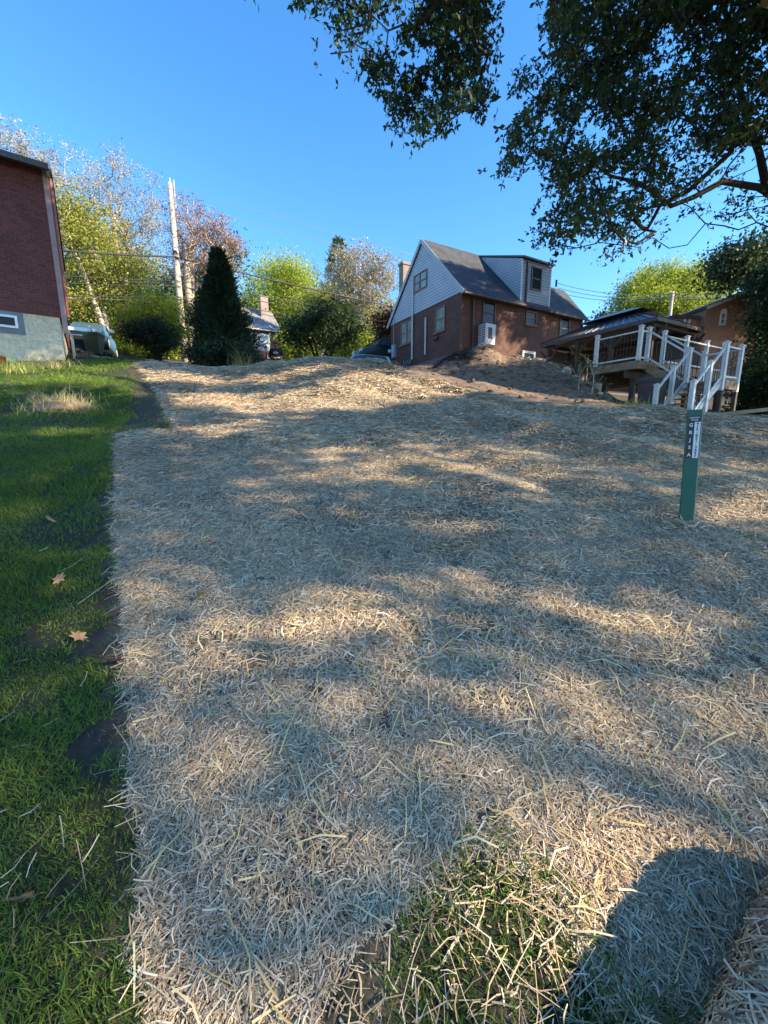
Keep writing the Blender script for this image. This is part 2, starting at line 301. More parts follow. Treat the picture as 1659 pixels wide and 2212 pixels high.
plain('trim_brown', (.20, .115, .09), .55, .2); plain('red_trim', (.42, .14, .10), .5, .15); plain('grey_pink', (.33, .22, .21), .6, .15)
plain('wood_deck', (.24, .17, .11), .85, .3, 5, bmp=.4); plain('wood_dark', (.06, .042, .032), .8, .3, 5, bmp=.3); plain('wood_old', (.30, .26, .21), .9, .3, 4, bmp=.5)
plain('black_metal', (.02, .02, .022), .4, .1, bmp=0); plain('grey_metal', (.42, .45, .48), .4, .1, bmp=0); plain('roof_metal', (.05, .055, .07), .35, .2, 3, metal=.3, bmp=.05)
plain('bark', (.16, .12, .09), .95, .35, 9, bmp=.8); plain('bark_pale', (.42, .34, .27), .9, .25, 6, bmp=.6); plain('bark_dark', (.032, .026, .022), .95, .3, 9, bmp=.8)
plain('pole_wood', (.50, .40, .33), .85, .25, 4, bmp=.4); plain('plastic_green', (.02, .075, .055), .45, .1, 4, bmp=.03); plain('plastic_brown', (.055, .045, .045), .5, .1, 4, bmp=.03)
plain('plastic_white', (.75, .75, .72), .4, .05, 4, bmp=0); plain('marker_green', (.006, .085, .055), .5, .1, 8, bmp=.05); plain('label_black', (.015, .015, .022), .5, .05, bmp=0); plain('label_white', (.62, .62, .64), .5, .04, 30, bmp=0)
plain('rubber', (.02, .02, .02), .8, .1); plain('rock', (.50, .43, .33), .95, .25, 6, bmp=.7); plain('earth', (.20, .14, .09), 1., .35, 8, bmp=.9); plain('clod', (.11, .075, .05), 1., .35, 8, bmp=.9)
plain('skin', (.45, .25, .18), .6, .1, bmp=0); plain('cloth_black', (.02, .022, .03), .9, .2, 20); plain('cloth_red', (.22, .05, .045), .9, .2, 20); plain('print_grey', (.35, .37, .40), .8, .2, 30)
plain('hair', (.05, .035, .03), .9, .2); plain('hose', (.62, .60, .55), .5, .1, bmp=0); plain('paint_silver', (.09, .20, .34), .4, .04, bmp=0); plain('paint_black', (.02, .022, .03), .2, .1, bmp=0)
plain('paint_red', (.16, .02, .02), .25, .1, bmp=0); plain('paint_green', (.03, .04, .03), .3, .1, bmp=0); plain('asphalt', (.05, .05, .052), .9, .25, 20, bmp=.4); plain('terracotta', (.36, .15, .08), .8, .15)
plain('fallen', (.42, .22, .10), .7, .3, 9, bmp=0); plain('concrete', (.36, .34, .31), .9, .15, 5, bmp=.3); plain('wire', (.05, .05, .05), .6, .1, bmp=0); plain('wire_light', (.22, .24, .26), .4, .1, bmp=0); plain('curtain', (.50, .48, .42), .9, .12, 4); plain('slate_paint', (.16, .20, .24), .7, .2, 4)
m, t, p, o = mat('glass'); p.inputs['Base Color'].default_value = (.012, .015, .02, 1); p.inputs['Roughness'].default_value = .15; p.inputs['Specular IOR Level'].default_value = .22; bump(t, p, noise(t, 1.5, 2), .05, .02)
m, t, p, o = mat('glass_pale'); t.links.new(ramp(t, noise(t, 2.2, 3), [(.3, (.16, .19, .18)), (.7, (.30, .33, .30))]), p.inputs['Base Color']); p.inputs['Roughness'].default_value = .12; p.inputs['Specular IOR Level'].default_value = .8
m, t, p, o = mat('glass_blue'); p.inputs['Base Color'].default_value = (.05, .10, .14, 1); p.inputs['Roughness'].default_value = .04; p.inputs['Specular IOR Level'].default_value = 1
m, t, p, o = mat('lens'); p.inputs['Base Color'].default_value = (.7, .72, .75, 1); p.inputs['Roughness'].default_value = .15
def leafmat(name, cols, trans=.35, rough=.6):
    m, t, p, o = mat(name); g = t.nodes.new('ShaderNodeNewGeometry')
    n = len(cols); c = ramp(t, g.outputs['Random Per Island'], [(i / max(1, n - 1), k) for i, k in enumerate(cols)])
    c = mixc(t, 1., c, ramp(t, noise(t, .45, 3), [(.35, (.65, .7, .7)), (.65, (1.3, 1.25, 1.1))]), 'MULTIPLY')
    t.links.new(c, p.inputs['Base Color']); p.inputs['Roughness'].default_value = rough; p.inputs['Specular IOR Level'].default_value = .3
    if trans:
        tr = nd(t, 'BsdfTranslucent'); t.links.new(c, tr.inputs[0]); mx = nd(t, 'MixShader'); mx.inputs[0].default_value = trans
        t.links.new(p.outputs[0], mx.inputs[1]); t.links.new(tr.outputs[0], mx.inputs[2]); t.links.new(mx.outputs[0], o.inputs[0])
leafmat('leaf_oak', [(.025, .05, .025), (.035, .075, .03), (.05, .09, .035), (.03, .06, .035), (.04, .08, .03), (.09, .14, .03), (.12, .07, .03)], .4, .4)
leafmat('leaf_green', [(.09, .17, .03), (.15, .25, .04), (.20, .28, .05), (.12, .20, .04), (.28, .30, .06)], .45)
leafmat('leaf_yellow', [(.20, .28, .05), (.32, .35, .06), (.16, .25, .05), (.42, .38, .08), (.24, .31, .05), (.46, .31, .08), (.13, .20, .05)], .4)
leafmat('leaf_lime', [(.30, .38, .04), (.42, .46, .06), (.24, .34, .04), (.50, .50, .09)], .45)
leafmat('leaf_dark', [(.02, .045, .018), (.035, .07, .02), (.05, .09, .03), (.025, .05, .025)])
leafmat('leaf_conifer', [(.014, .035, .018), (.022, .05, .024), (.03, .06, .03)], .1)
leafmat('leaf_pale', [(.30, .27, .22), (.40, .35, .30), (.26, .27, .15), (.36, .29, .24)], .25)
leafmat('leaf_purple', [(.30, .19, .18), (.38, .24, .20), (.24, .15, .15), (.34, .26, .18)], .25)
leafmat('leaf_tan', [(.42, .34, .25), (.36, .30, .22), (.48, .42, .34), (.26, .27, .14)], .25)
leafmat('leaf_maroon', [(.06, .025, .025), (.09, .035, .03), (.05, .045, .025)], .2)
leafmat('leaf_olive', [(.07, .11, .05), (.10, .14, .06), (.05, .09, .045), (.14, .16, .07)], .2)
leafmat('grass', [(.07, .14, .022), (.13, .23, .035), (.19, .29, .045), (.07, .15, .035), (.22, .29, .06), (.11, .22, .035), (.25, .22, .09), (.08, .18, .025)], .4, .7)
leafmat('dry_grass', [(.40, .33, .18), (.50, .43, .26), (.30, .27, .12), (.45, .36, .22)], .2)
leafmat('weed', [(.20, .30, .07), (.28, .34, .10), (.36, .32, .14)], .3)
def strawmat(name, cols, s=1.):
    m, t, p, o = mat(name); g = t.nodes.new('ShaderNodeNewGeometry')
    c = ramp(t, g.outputs['Random Per Island'], [(i / (len(cols) - 1), k) for i, k in enumerate(cols)])
    c = mixc(t, 1., c, ramp(t, noise(t, .9, 4), [(.3, (.74, .76, .78)), (.7, (1.1, 1.06, 1.0))]), 'MULTIPLY')
    t.links.new(c, p.inputs['Base Color']); p.inputs['Roughness'].default_value = .75; p.inputs['Specular IOR Level'].default_value = .18
strawmat('straw', [(.38, .26, .16), (.60, .45, .29), (.70, .57, .41), (.24, .16, .10), (.64, .50, .34), (.78, .67, .52), (.52, .37, .22), (.42, .31, .21), (.17, .12, .08), (.66, .49, .28)])
strawmat('straw_gold', [(.62, .46, .20), (.70, .57, .30), (.52, .37, .16), (.74, .66, .44)])
# ground: grass earth, straw-strewn earth, bare dirt
m, t, p, o = mat('ground')
def att(n): a = t.nodes.new('ShaderNodeAttribute'); a.attribute_name = n; return a.outputs['Fac']
base = ramp(t, noise(t, 30, 6, .7), [(.3, (.014, .022, .008)), (.5, (.03, .035, .015)), (.62, (.05, .045, .028)), (.75, (.09, .07, .045))])
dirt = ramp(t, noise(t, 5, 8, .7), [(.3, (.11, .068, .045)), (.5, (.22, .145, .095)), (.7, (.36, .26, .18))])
soil = ramp(t, noise(t, 25, 6, .7), [(.3, (.035, .024, .017)), (.7, (.10, .07, .05))])
strw = ramp(t, noise(t, 60, 6, .8), [(.3, (.06, .045, .03)), (.5, (.19, .145, .09)), (.7, (.44, .35, .23))])
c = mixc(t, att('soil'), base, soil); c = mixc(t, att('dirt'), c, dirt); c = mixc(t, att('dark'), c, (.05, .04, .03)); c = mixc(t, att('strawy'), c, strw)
t.links.new(c, p.inputs['Base Color']); p.inputs['Roughness'].default_value = .95; bump(t, p, noise(t, 14, 8, .8), .9, .05)
# ------------------------------------------------------------------ ground sheet
def axis(lo, hi, step, far, g=1.18):
    a = list(np.arange(lo, hi + 1e-6, step)); s = step; x = hi
    while x < far: s *= g; x += s; a.append(x)
    s = step; x = lo
    while x > -far: s *= g; x -= s; a.insert(0, x)
    return np.array(a)
X = axis(-13, 13, .1, 420); Y = axis(-1, 19, .1, 420)
xx, yy = np.meshgrid(X, Y, indexing='ij'); zz = zt(xx, yy)
zz = np.where((np.abs(xx) > 55) | (yy > 75) | (yy < -20), zz * 1.0, zz); V = np.stack([xx, yy, zz], -1).reshape(-1, 3); a, b = xx.shape
ii = (np.arange(a - 1)[:, None] * b + np.arange(b - 1)[None, :]).ravel()
st = is_straw(xx, yy).ravel(); so = is_soil(xx, yy).ravel(); di = (is_dirt(xx, yy) & ~is_straw(xx, yy)).ravel()
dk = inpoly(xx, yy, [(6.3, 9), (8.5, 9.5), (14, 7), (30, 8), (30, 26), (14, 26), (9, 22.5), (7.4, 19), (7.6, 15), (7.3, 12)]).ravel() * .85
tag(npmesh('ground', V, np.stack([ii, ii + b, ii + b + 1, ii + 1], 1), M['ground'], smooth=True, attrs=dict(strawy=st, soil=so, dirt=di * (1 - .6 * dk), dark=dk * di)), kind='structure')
# road beyond the crest
d_ = np.array([math.sin(R(63)), math.cos(R(63))]); nrm = np.array([-d_[1], d_[0]]); q = np.array([-3.8, 26.5])
tt = np.linspace(-9, 40, 80); ws = np.linspace(-3, 3, 7); pts = q + tt[:, None, None] * d_ + ws[None, :, None] * nrm
V = np.concatenate([pts, (zt(pts[..., 0], pts[..., 1]) + .05)[..., None]], -1).reshape(-1, 3); ii = (np.arange(79)[:, None] * 7 + np.arange(6)[None]).ravel()
tag(npmesh('road', V, np.stack([ii, ii + 7, ii + 8, ii + 1], 1), M['asphalt'], smooth=True), kind='structure')
# ------------------------------------------------------------------ straw, grass
def ribbons(p, az, L, W, tilt, bend, lift):
    """bent flat straws lying at p"""
    n = len(p); d = np.stack([np.cos(az), np.sin(az), tilt + S * np.sin(az) * 1.0], -1); s = np.stack([-np.sin(az), np.cos(az), np.zeros(n)], -1)
    roll = rng.uniform(-.55, .55, n); s = s * np.cos(roll)[:, None]; s[:, 2] += np.sin(roll) + S * np.cos(az) * np.cos(roll)
    c = p + np.array([0, 0, 1]) * lift[:, None]; h = (L / 2)[:, None] * d; w = (W / 2)[:, None] * s; k = (bend * L)[:, None] * np.array([0, 0, 1]) + (rng.normal(0, .08, n) * L)[:, None] * s
    V = np.stack([c - h - w, c - h + w, c + k - w, c + k + w, c + h - w * .7, c + h + w * .7], 1).reshape(-1, 3); b = np.arange(n) * 6
    F = np.concatenate([np.stack([b, b + 2, b + 3, b + 1], 1), np.stack([b + 2, b + 4, b + 5, b + 3], 1)]); return V, F
def scatter(y0, y1, x0, x1, n, vis=(-500, 2500, 700, 2900)):
    x = rng.uniform(x0, x1, n); y = rng.uniform(y0, y1, n); z = zt(x, y); p = np.stack([x, y, z], 1); a, b, d = proj(p)
    return p[(a > vis[0]) & (a < vis[1]) & (b > vis[2]) & (b < vis[3]) & (d > .1)]
SV, SF, off = [], [], 0
for y0, y1, x0, x1, dens, L, W in [(.2, 1.6, -1.6, 3.0, 42000, .033, .0025), (1.6, 3., -2.6, 4.8, 29000, .036, .003), (3, 5, -4.2, 8, 15000, .044, .0042), (5, 8, -6, 11, 6500, .065, .0075), (8, 12, -8.5, 5, 2600, .10, .013), (12, 17, -10, 3, 1400, .13, .018)]:
    p = scatter(y0, y1, x0, x1, int(dens * (y1 - y0) * (x1 - x0))); p = p[is_straw(p[:, 0], p[:, 1])]
    if y0 < 3: p = p[~((vnoise(p[:, 0], p[:, 1], .16, 21) > .40) & (rng.random(len(p)) < .8))]
    th = vnoise(p[:, 0], p[:, 1], .8, 22) + .7 * vnoise(p[:, 0], p[:, 1], .25, 23); p = p[rng.random(len(p)) < np.clip(.95 + (1.3 + .6 * np.clip((p[:, 0] + .5) / 4, 0, 1)) * th, .08, 1)]
    n = len(p); l = L * np.exp(rng.normal(0, .45, n)); wd = W * np.exp(rng.normal(0, .3, n)); az = rng.uniform(0, 2 * np.pi, n)
    v, f = ribbons(p, az, l, wd, rng.normal(0, .07, n), rng.normal(.02, .04, n), .002 + (.016 + W) * rng.random(n) ** 1.5); SV.append(v); SF.append(f + off); off += len(v)
o = npmesh('straw_cover', np.concatenate(SV), [np.concatenate(SF)], M['straw']); tag(o, 'pale chopped straw blanket spread over the freshly seeded slope', 'straw', kind='stuff')
# long loose straws: on the grass, over the gap and standing off the mat
ps, hs = [], []
p = scatter(.3, 3, -3, 2.3, 26000); g = ~is_straw(p[:, 0], p[:, 1]); ing = inpoly(p[:, 0], p[:, 1], GAP); pr = np.where(ing, .3, np.clip(.055 - .02 * p[:, 1], 0, 1)); p = p[g & (rng.random(len(p)) < pr)]; ps.append(p)
e = [np.array(STRAW[i]) for i in range(1, 6)]
for a_, b_ in zip(e, e[1:]):                     # fringe along the mat's edge
    k = int(np.hypot(*(b_ - a_)) * 60); tq = rng.random(k); xy = a_ + (b_ - a_) * tq[:, None] + rng.normal(0, .02, (k, 2)); ps.append(np.column_stack([xy, zt(xy[:, 0], xy[:, 1])]))
p = np.concatenate(ps); n = len(p); v, f = ribbons(p, rng.normal(.5, 1.0, n), rng.uniform(.03, .15, n) * np.exp(rng.normal(0, .3, n)), rng.uniform(.0015, .004, n), rng.normal(.05, .2, n), rng.normal(.0, .07, n), rng.uniform(.01, .05, n))
tag(npmesh('loose_straw', v, [f], M['straw']), 'loose straw stalks fallen on the grass beside the straw blanket', 'straw', kind='stuff')
p = scatter(.4, 6, -3.5, 5, 30000); p = p[is_straw(p[:, 0], p[:, 1]) & (rng.random(len(p)) < .16 * np.clip(1.2 - p[:, 1] / 6, .1, 1))]; n = len(p)
v, f = ribbons(p, rng.uniform(0, 6.28, n), rng.uniform(.06, .16, n), rng.uniform(.003, .006, n), rng.normal(.04, .15, n), rng.normal(.02, .08, n), rng.uniform(.015, .035, n))
tag(npmesh('long_straw', v, [f], M['straw_gold']), 'longer golden stalks lying on top of the straw blanket', 'straw', kind='stuff')
def blades(p, Hh, W, name='grass', m='grass', label='short green lawn grass on the bank left of the straw', lean=.5, parent=None):
    n = len(p); az = rng.uniform(0, 6.28, n); s = np.stack([np.cos(az), np.sin(az), np.zeros(n)], -1); la = rng.uniform(0, 6.28, n); ln = rng.uniform(.1, 1, n) * lean
    d = np.stack([np.cos(la) * ln, np.sin(la) * ln, np.ones(n)], -1); h = np.asarray(Hh) * np.exp(rng.normal(0, .35, n)); w = (W * np.exp(rng.normal(0, .25, n)))[:, None] / 2
    mid = p + d * (h * .55)[:, None]; tip = p + d * h[:, None] + (d * [1, 1, 0]) * (h * .6)[:, None] - np.array([0, 0, 1]) * (h * .15 * ln)[:, None]
    V = np.stack([p - s * w, p + s * w, mid - s * w * .8, mid + s * w * .8, tip], 1).reshape(-1, 3); b = np.arange(n) * 5
    return V, np.stack([b, b + 1, b + 3, b + 2], 1), np.stack([b + 2, b + 3, b + 4], 1)
SV, S4, S3, off = [], [], [], 0
for y0, y1, x0, x1, dens, hh, W in [(.3, 1.8, -2.2, 1.9, 24000, .020, .0032), (1.8, 3.5, -4, -.8, 14000, .024, .0042), (3.5, 6.5, -7, -2, 6000, .03, .006), (6.5, 10, -10.5, -3.5, 2800, .038, .009), (10, 16, -16, -7, 1200, .05, .015)]:
    p = scatter(y0, y1, x0, x1, int(dens * (y1 - y0) * (x1 - x0))); p = p[~inpoly(p[:, 0], p[:, 1], STRAW) | inpoly(p[:, 0], p[:, 1], G_OUT)]
    so = is_soil(p[:, 0], p[:, 1]); thin = (vnoise(p[:, 0], p[:, 1], .5, 31) > .24) | (vnoise(p[:, 0], p[:, 1], .16, 32) > .34); gp = inpoly(p[:, 0], p[:, 1], G_OUT)
    p = p[rng.random(len(p)) < np.where(so, .06, np.where(gp, .5, np.where(thin, .25, 1)))]
    v, q4, q3 = blades(p, hh * (1 + .5 * inpoly(p[:, 0], p[:, 1], G_OUT)) * (1 + 1.3 * np.clip(vnoise(p[:, 0], p[:, 1], .35, 33), -.4, .5)), W, lean=1.3); SV.append(v); S4.append(q4 + off); S3.append(q3 + off); off += len(v)
tag(npmesh('grass', np.concatenate(SV), [np.concatenate(S4), np.concatenate(S3)], M['grass']), 'short green lawn grass on the bank left of the straw', 'grass', kind='stuff')
# ================================================================== BUILDINGS
HR = R(29)                                        # the houses on this side of the street share one heading
def loc2(o, rz, p):                               # local point -> world
    c, s = math.cos(rz), math.sin(rz); return (o[0] + c * p[0] - s * p[1], o[1] + s * p[0] + c * p[1])
def solve(o, rz, px, axis='x', off=0., z=6.5):
    """distance along a wall's local axis at which it crosses picture column px (row only matters a little)"""
    f = lambda t: proj((*loc2(o, rz, (t, off) if axis == 'x' else (off, t)), z))[0] - px
    lo, hi = -12., 25.
    if f(lo) * f(hi) > 0: return 0
    for _ in range(50):
        m_ = (lo + hi) / 2
        if f(lo) * f(m_) <= 0: hi = m_
        else: lo = m_
    return m_
def zrow(o, rz, p, row):
    x, y = loc2(o, rz, p); k = EYE + ray(0, row)[1] * y; return k
def window(parent, x0, x1, z0, z1, plane, off, frame='trim_brown', glass='glass', fw=.07, panes=1, rail=True, label=None, sill=None, depth=.05):
    """window in a wall: plane 'y' faces local -y at y=off, plane 'x' faces local -x at x=off"""
    def bx(m, a0, a1, b0, b1, d0, d1):
        if plane == 'y': m.box(a0, a1, off - d1, off - d0, b0, b1)
        else: m.box(off - d1, off - d0, a0, a1, b0, b1)
    m = MB(); bx(m, x0, x1, z1 - fw, z1, -.05, depth); bx(m, x0, x1, z0, z0 + fw, -.05, depth); bx(m, x0, x0 + fw, z0 + fw, z1 - fw, -.05, depth); bx(m, x1 - fw, x1, z0 + fw, z1 - fw, -.05, depth)
    for k in range(1, panes): c = x0 + (x1 - x0) * k / panes; bx(m, c - fw * .6, c + fw * .6, z0 + fw, z1 - fw, -.05, depth - .005)
    w_ = m.build('window', M[frame], parent)
    if rail: m = MB(); bx(m, x0 + fw + .002, x1 - fw - .002, (z0 + z1) / 2 - .03, (z0 + z1) / 2 + .03, -.02, depth - .018); m.build('sash_rail', M[frame], w_)
    m = MB(); bx(m, x0 + fw, x1 - fw, z0 + fw, z1 - fw, -.045, .006); m.build('pane', M[glass], w_)
    if sill: m = MB(); bx(m, x0 - .08, x1 + .08, z0 - .09, z0 - .003, 0, .10); m.build('sill', M[sill], w_)
    if label: w_['label'] = label
    return w_
# ---- brick cape house up the slope
HO = (3.92, 22.0); L, W, EV, RG = 9.6, 7.15, 8.98, 12.5
h = empty('brick_house', (HO[0], HO[1], 0), HR, 'dark brick cape house with white siding gable and shed dormer', 'house')
Lm = 6.56; HX = lambda px, z=7.: solve(HO, HR, px, 'x', 0, z); HY = lambda px, z=7.5: solve(HO, HR, px, 'y', 0, z)
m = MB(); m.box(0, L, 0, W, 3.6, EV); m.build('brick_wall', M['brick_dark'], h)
m = MB(); m.box(-.012, 1.0, -.012, -.002, 3.6, 6.15); m.box(-.012, -.002, -.002, HY(905), 3.6, 6.0); m.build('painted_foundation', M['foundation_dark'], h)
m = MB(); m.prism([(0, -.02, EV - .12), (0, W + .02, EV - .12), (0, W / 2, RG - .05)], (.12, 0, 0)); m.v = [(x - .03, y, z) for x, y, z in m.v]; m.build('gable_siding', M['siding_white'], h)
e_, ov = .35, .28                                  # roof, slabs with thickness
def slope(y, half=W / 2): return RG - (RG - EV) * abs(y - W / 2) / half
def slab(m, x0, x1, ya, za, yb, zb, t=.14): m.prism([(x0, ya, za), (x1, ya, za), (x1, yb, zb), (x0, yb, zb)], (0, 0, t))
g_ = (RG - EV) / (W / 2)
m = MB(); slab(m, -.10, Lm, -ov, EV - ov * g_, W / 2, RG); slab(m, -.10, Lm, W / 2 + .001, RG, W + ov, EV - ov * g_)
rf = m.build('roof', M['shingle'], h)
W2 = 3.3; R2 = 10.85
m = MB(); slab(m, Lm + .003, L + .15, -ov, EV - ov * 1.15, W2 / 2, R2, .12); slab(m, Lm + .003, L + .15, W2 / 2 + .001, R2, W2 + ov, EV - ov * 1.15, .12); m.prism([(L, 0, EV + .003), (L, W2, EV + .003), (L, W2 / 2, R2 - .03)], (-.2, 0, 0)); m.build('lower_roof', M['shingle'], h)
m = MB(); m.box(2.9, 3.5, W + .25, W + .75, 6, 12.75); m.box(2.84, 3.56, W + .2, W + .8, 12.75, 12.9); ch = m.build('chimney', M['brick_chimney'], h)
ch.location = (-2.6, -1.25, -.45)
m = MB()
for s in (-1, 1): m.bar((-.13, W / 2, RG + .06), (-.13, W / 2 + s * (W / 2 + ov), EV - ov * g_ + .06), .03, .20, (0, 0, 1))
m.build('rake_board', M['grey_metal'], h)
for x0, x1, z in ((-.1, 4.2, EV - ov * g_), (6.6, L + .15, EV - ov * 1.15)):
    m = MB(); m.tube([(x0, -ov - .06, z + .03), (x1, -ov - .06, z + .03)], .065, 8); m.build('gutter', M['trim_dark'], h)
m = MB(); m.bar((.75, -.07, 4.9), (.75, -.07, EV - .25), .08, .07); m.bar((.75, -.07, EV - .25), (.75, -.3, EV - .12), .08, .07); m.build('downspout', M['trim_dark'], h)
m = MB(); m.bar((L - .12, -.07, 5.0), (L - .12, -.07, EV - .5), .08, .07); m.bar((L - .12, -.07, EV - .5), (L - .05, -.32, EV - .25), .08, .07); m.build('downspout', M['trim_dark'], h)
# dormer
dx0, dx1, dz = HX(1126, 10.3), HX(1188, 10.3), 11.2
dm = MB(); dm.prism([(dx0, -.01, EV + .02), (dx0, -.01, dz), (dx0, W / 2 - .05, RG - .02), ], (dx1 - dx0, 0, 0)); dorm = dm.build('dormer', M['siding_white'], h)
m = MB(); m.box(dx0 + .01, dx1 - .01, -.028, -.014, EV + .03, dz - .02); m.build('front_siding', M['siding_grey'], dorm)
m = MB(); m.prism([(dx0 - .05, -.22, dz - .02), (dx0 - .05, W / 2 - .05, RG + .02), (dx0 - .05, W / 2 - .05, RG + .09), (dx0 - .05, -.22, dz + .07)], (dx1 - dx0 + .16, 0, 0)); m.build('dormer_roof', M['trim_dark'], dorm)
for xa_, xb_ in ((dx0 - .03, dx0 + .05), (dx1 - .05, dx1 + .03)): m = MB(); m.box(xa_, xb_, -.045, -.005, EV, dz - .03); m.build('corner_board', M['white_metal'], dorm)
m = MB(); m.bar((dx0 + .38, -.08, EV - .1), (dx0 + .38, -.08, dz - .1), .07); m.build('drain_pipe', M['trim_dark'], dorm)
window(h, HX(1146, 10.3), HX(1168, 10.3), 9.75, 10.95, 'y', -.03, 'trim_dark', 'glass', label='dark window in the dormer front')
for px0, px1, r0, r1, lb in ((1040, 1067, 650, 703, 'window above the air conditioner'), (1132, 1155, 673, 702, 'small bathroom window'), (1205, 1226, 685, 735, 'tall narrow window at the far end')):
    x0, x1 = HX(px0), HX(px1); window(h, x0, x1, zrow(HO, HR, ((x0 + x1) / 2, 0), r1), zrow(HO, HR, ((x0 + x1) / 2, 0), r0), 'y', 0, 'trim_dark', 'glass', label=lb, sill='foundation_dark')
x0, x1 = HX(1128), HX(1156); window(h, x0, x1, zrow(HO, HR, (x0, 0), 787), zrow(HO, HR, (x0, 0), 757), 'y', 0, 'white_paint', 'glass', fw=.13, rail=False, label='white framed basement window behind the dirt mound', depth=.09)
x0, x1 = HX(1204), HX(1226); window(h, x0, x1, zrow(HO, HR, (x0, 0), 783), zrow(HO, HR, (x0, 0), 763), 'y', 0, 'white_paint', 'glass', fw=.1, rail=False, label='white framed basement window behind the porch')
def gw(pa, pb, ra, rb, **k):
    y0, y1 = HY(pb, k.get('zz', 7.5)), HY(pa, k.pop('zz', 7.5)); ym = (y0 + y1) / 2; return window(h, y0, y1, zrow(HO, HR, (0, ym), rb), zrow(HO, HR, (0, ym), ra), 'x', k.pop('off', 0), **k)
gw(894, 924, 589, 628, zz=10.3, off=-.032, frame='trim_brown', glass='glass_pale', panes=2, label='double window in the white gable')
gw(940, 962, 662, 716, frame='trim_brown', glass='glass_pale', sill='trim_brown', label='double hung window near the corner')
gw(866, 893, 693, 742, frame='trim_brown', glass='glass_pale', panes=2, sill='trim_brown', label='double window near the meter')
gw(870, 890, 774, 790, frame='trim_dark', glass='glass_pale', rail=False, panes=4, fw=.04, label='glass block basement window')
for px, za, zb, r_ in ((893.5, 6.3, 10.9, .055), (922, 6.35, 8.35, .05)):
    y = HY(px); m = MB(); m.tube([(-.1, y, za), (-.1, y, zb)], r_, 8); m.build('conduit', M['white_metal'], h)
y = HY(852); m = MB(); m.tube([(-.06, y, 7), (-.06, y, 9.4)], .02, 6); m.build('service_cable', M['grey_metal'], h)
m = MB(); m.box(-.2, -.01, y - .28, y + .05, 6.75, 7.55); mb = m.build('electric_meter_box', M['grey_metal'], h, bevel=.01)
m = MB(); m.tube([(-.2, y + .18, 7.2), (-.32, y + .18, 7.2)], .11, 14); m.build('meter_glass', M['lens'], mb)
y = HY(1098 * .864 - 2); m = MB(); m.tube([(-.01, y, 7.05), (-.16, y, 7.05)], .09, 10); m.tube([(-.01, y + .22, 7.0), (-.12, y + .22, 6.95)], .06, 8); m.build('wall_vent', M['trim_dark'], h)
# air conditioner
x0, x1 = HX(1028), HX(1060) ; z0, z1 = 6.4, 7.4; x1 -= .25; ac = MB(); ac.box(x0 + .1, x1, -.62, -.05, z0, z1)
ao = ac.build('air_conditioner', M['white_metal'], h, bevel=.015)
m = MB(); xa = x0 + .1
for k in range(9): zz_ = z0 + .12 + k * .11; m.box(xa - .006, xa + .02, -.58, -.34, zz_, zz_ + .05); m.box(xa - .006, xa + .02, -.3, -.08, zz_, zz_ + .05)
m.build('louvre', M['trim_dark'], ao)
m = MB(); m.box(x0 + .28, x1 - .25, -.632, -.615, z0 + .28, z1 - .18); m.build('coil_grille', M['black_metal'], ao)
m = MB(); m.bar((x0 + .1, -.6, z0 - .03), (x0 + .1, -.02, z0 - .03), .04); m.bar((x0 + .1, -.6, z0 - .05), (x0 + .1, -.02, z0 - .4), .04); m.build('bracket', M['white_metal'], ao)
for x_, z_ in ((7.0 - .3, dz + .1), (8.6, R2 + .1)):
    m = MB(); m.tube([(x_ - .2, 0 if z_ > 11 else 1.2, z_ - .1), (x_ - .2, 0 if z_ > 11 else 1.2, z_ + .28)], .06, 8); m.build('roof_vent_pipe', M['trim_dark'], h)
# ---- neighbour's house at the left edge
LO = (-9.72, 13.0); LR = R(35.5)
l = empty('left_brick_house', (LO[0], LO[1], 0), LR, 'tall red brick house on a cream block foundation at the left edge', 'house'); l.name = 'red_brick_house'
zf, ze = 5.17, 9.12
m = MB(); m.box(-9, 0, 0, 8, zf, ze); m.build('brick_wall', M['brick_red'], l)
m = MB(); m.box(-9, -.05, .04, 8, 2, zf - .002); m.build('block_foundation', M['block_white'], l)
m = MB(); m.bar((.06, .0, zf - .45), (.06, .0, ze - .05), .05, .13, (1, 0, 0)); m.build('corner_trim', M['grey_pink'], l)
m = MB(); m.tube([(.16, .12, zf + .05), (.16, .12, ze - .15)], .055, 10); m.build('downspout', M['red_trim'], l)
m = MB(); m.prism([(-9.2, -.35, ze - .12), (-9.2, -.35, ze + .02), (-9.2, 4, ze + 1.9), (-9.2, 8.35, ze + .02), (-9.2, 8.35, ze - .12), (-9.2, 4, ze + 1.7)], (9.4, 0, 0)); m.build('roof', M['shingle'], l)
m = MB(); m.box(-9.1, .16, -.46, -.352, ze - .18, ze - .03); m.build('gutter', M['trim_dark'], l); m = MB(); m.box(.165, .20, -.5, -.34, ze - .17, ze + .02); m.box(.1, .18, -.34, .02, ze - .16, ze - .09); m.build('gutter_end', M['white_metal'], l)
LX = lambda px: solve(LO, LR, px, 'x')
m = MB(); m.box(-4.6, LX(32), -.0 + .026, .038, zf - .62, zf - .004); m.build('painted_panel', M['slate_paint'], l)
window(l, LX(-60), LX(18), zf - .46, zf - .12, 'y', .024, 'white_paint', 'glass', fw=.06, rail=False, label='low white framed basement window', depth=.04)
pts = []
hose = MB()
for k in range(7):
    a0 = k * .9; pts = [(.18 + .03 * math.sin(t * 2 + k), .55 + .07 * k + .16 * math.cos(t) , 5.05 - .33 + (.34 + .03 * math.sin(k * 2)) * math.sin(t)) for t in np.linspace(a0, a0 + 6.2, 22)]; hose.tube(pts, .011, 6)
ho = hose.build('garden_hose', M['hose'], None, smooth=True); ho.location = (LO[0], LO[1], -.25); ho.rotation_euler = (0, 0, LR)
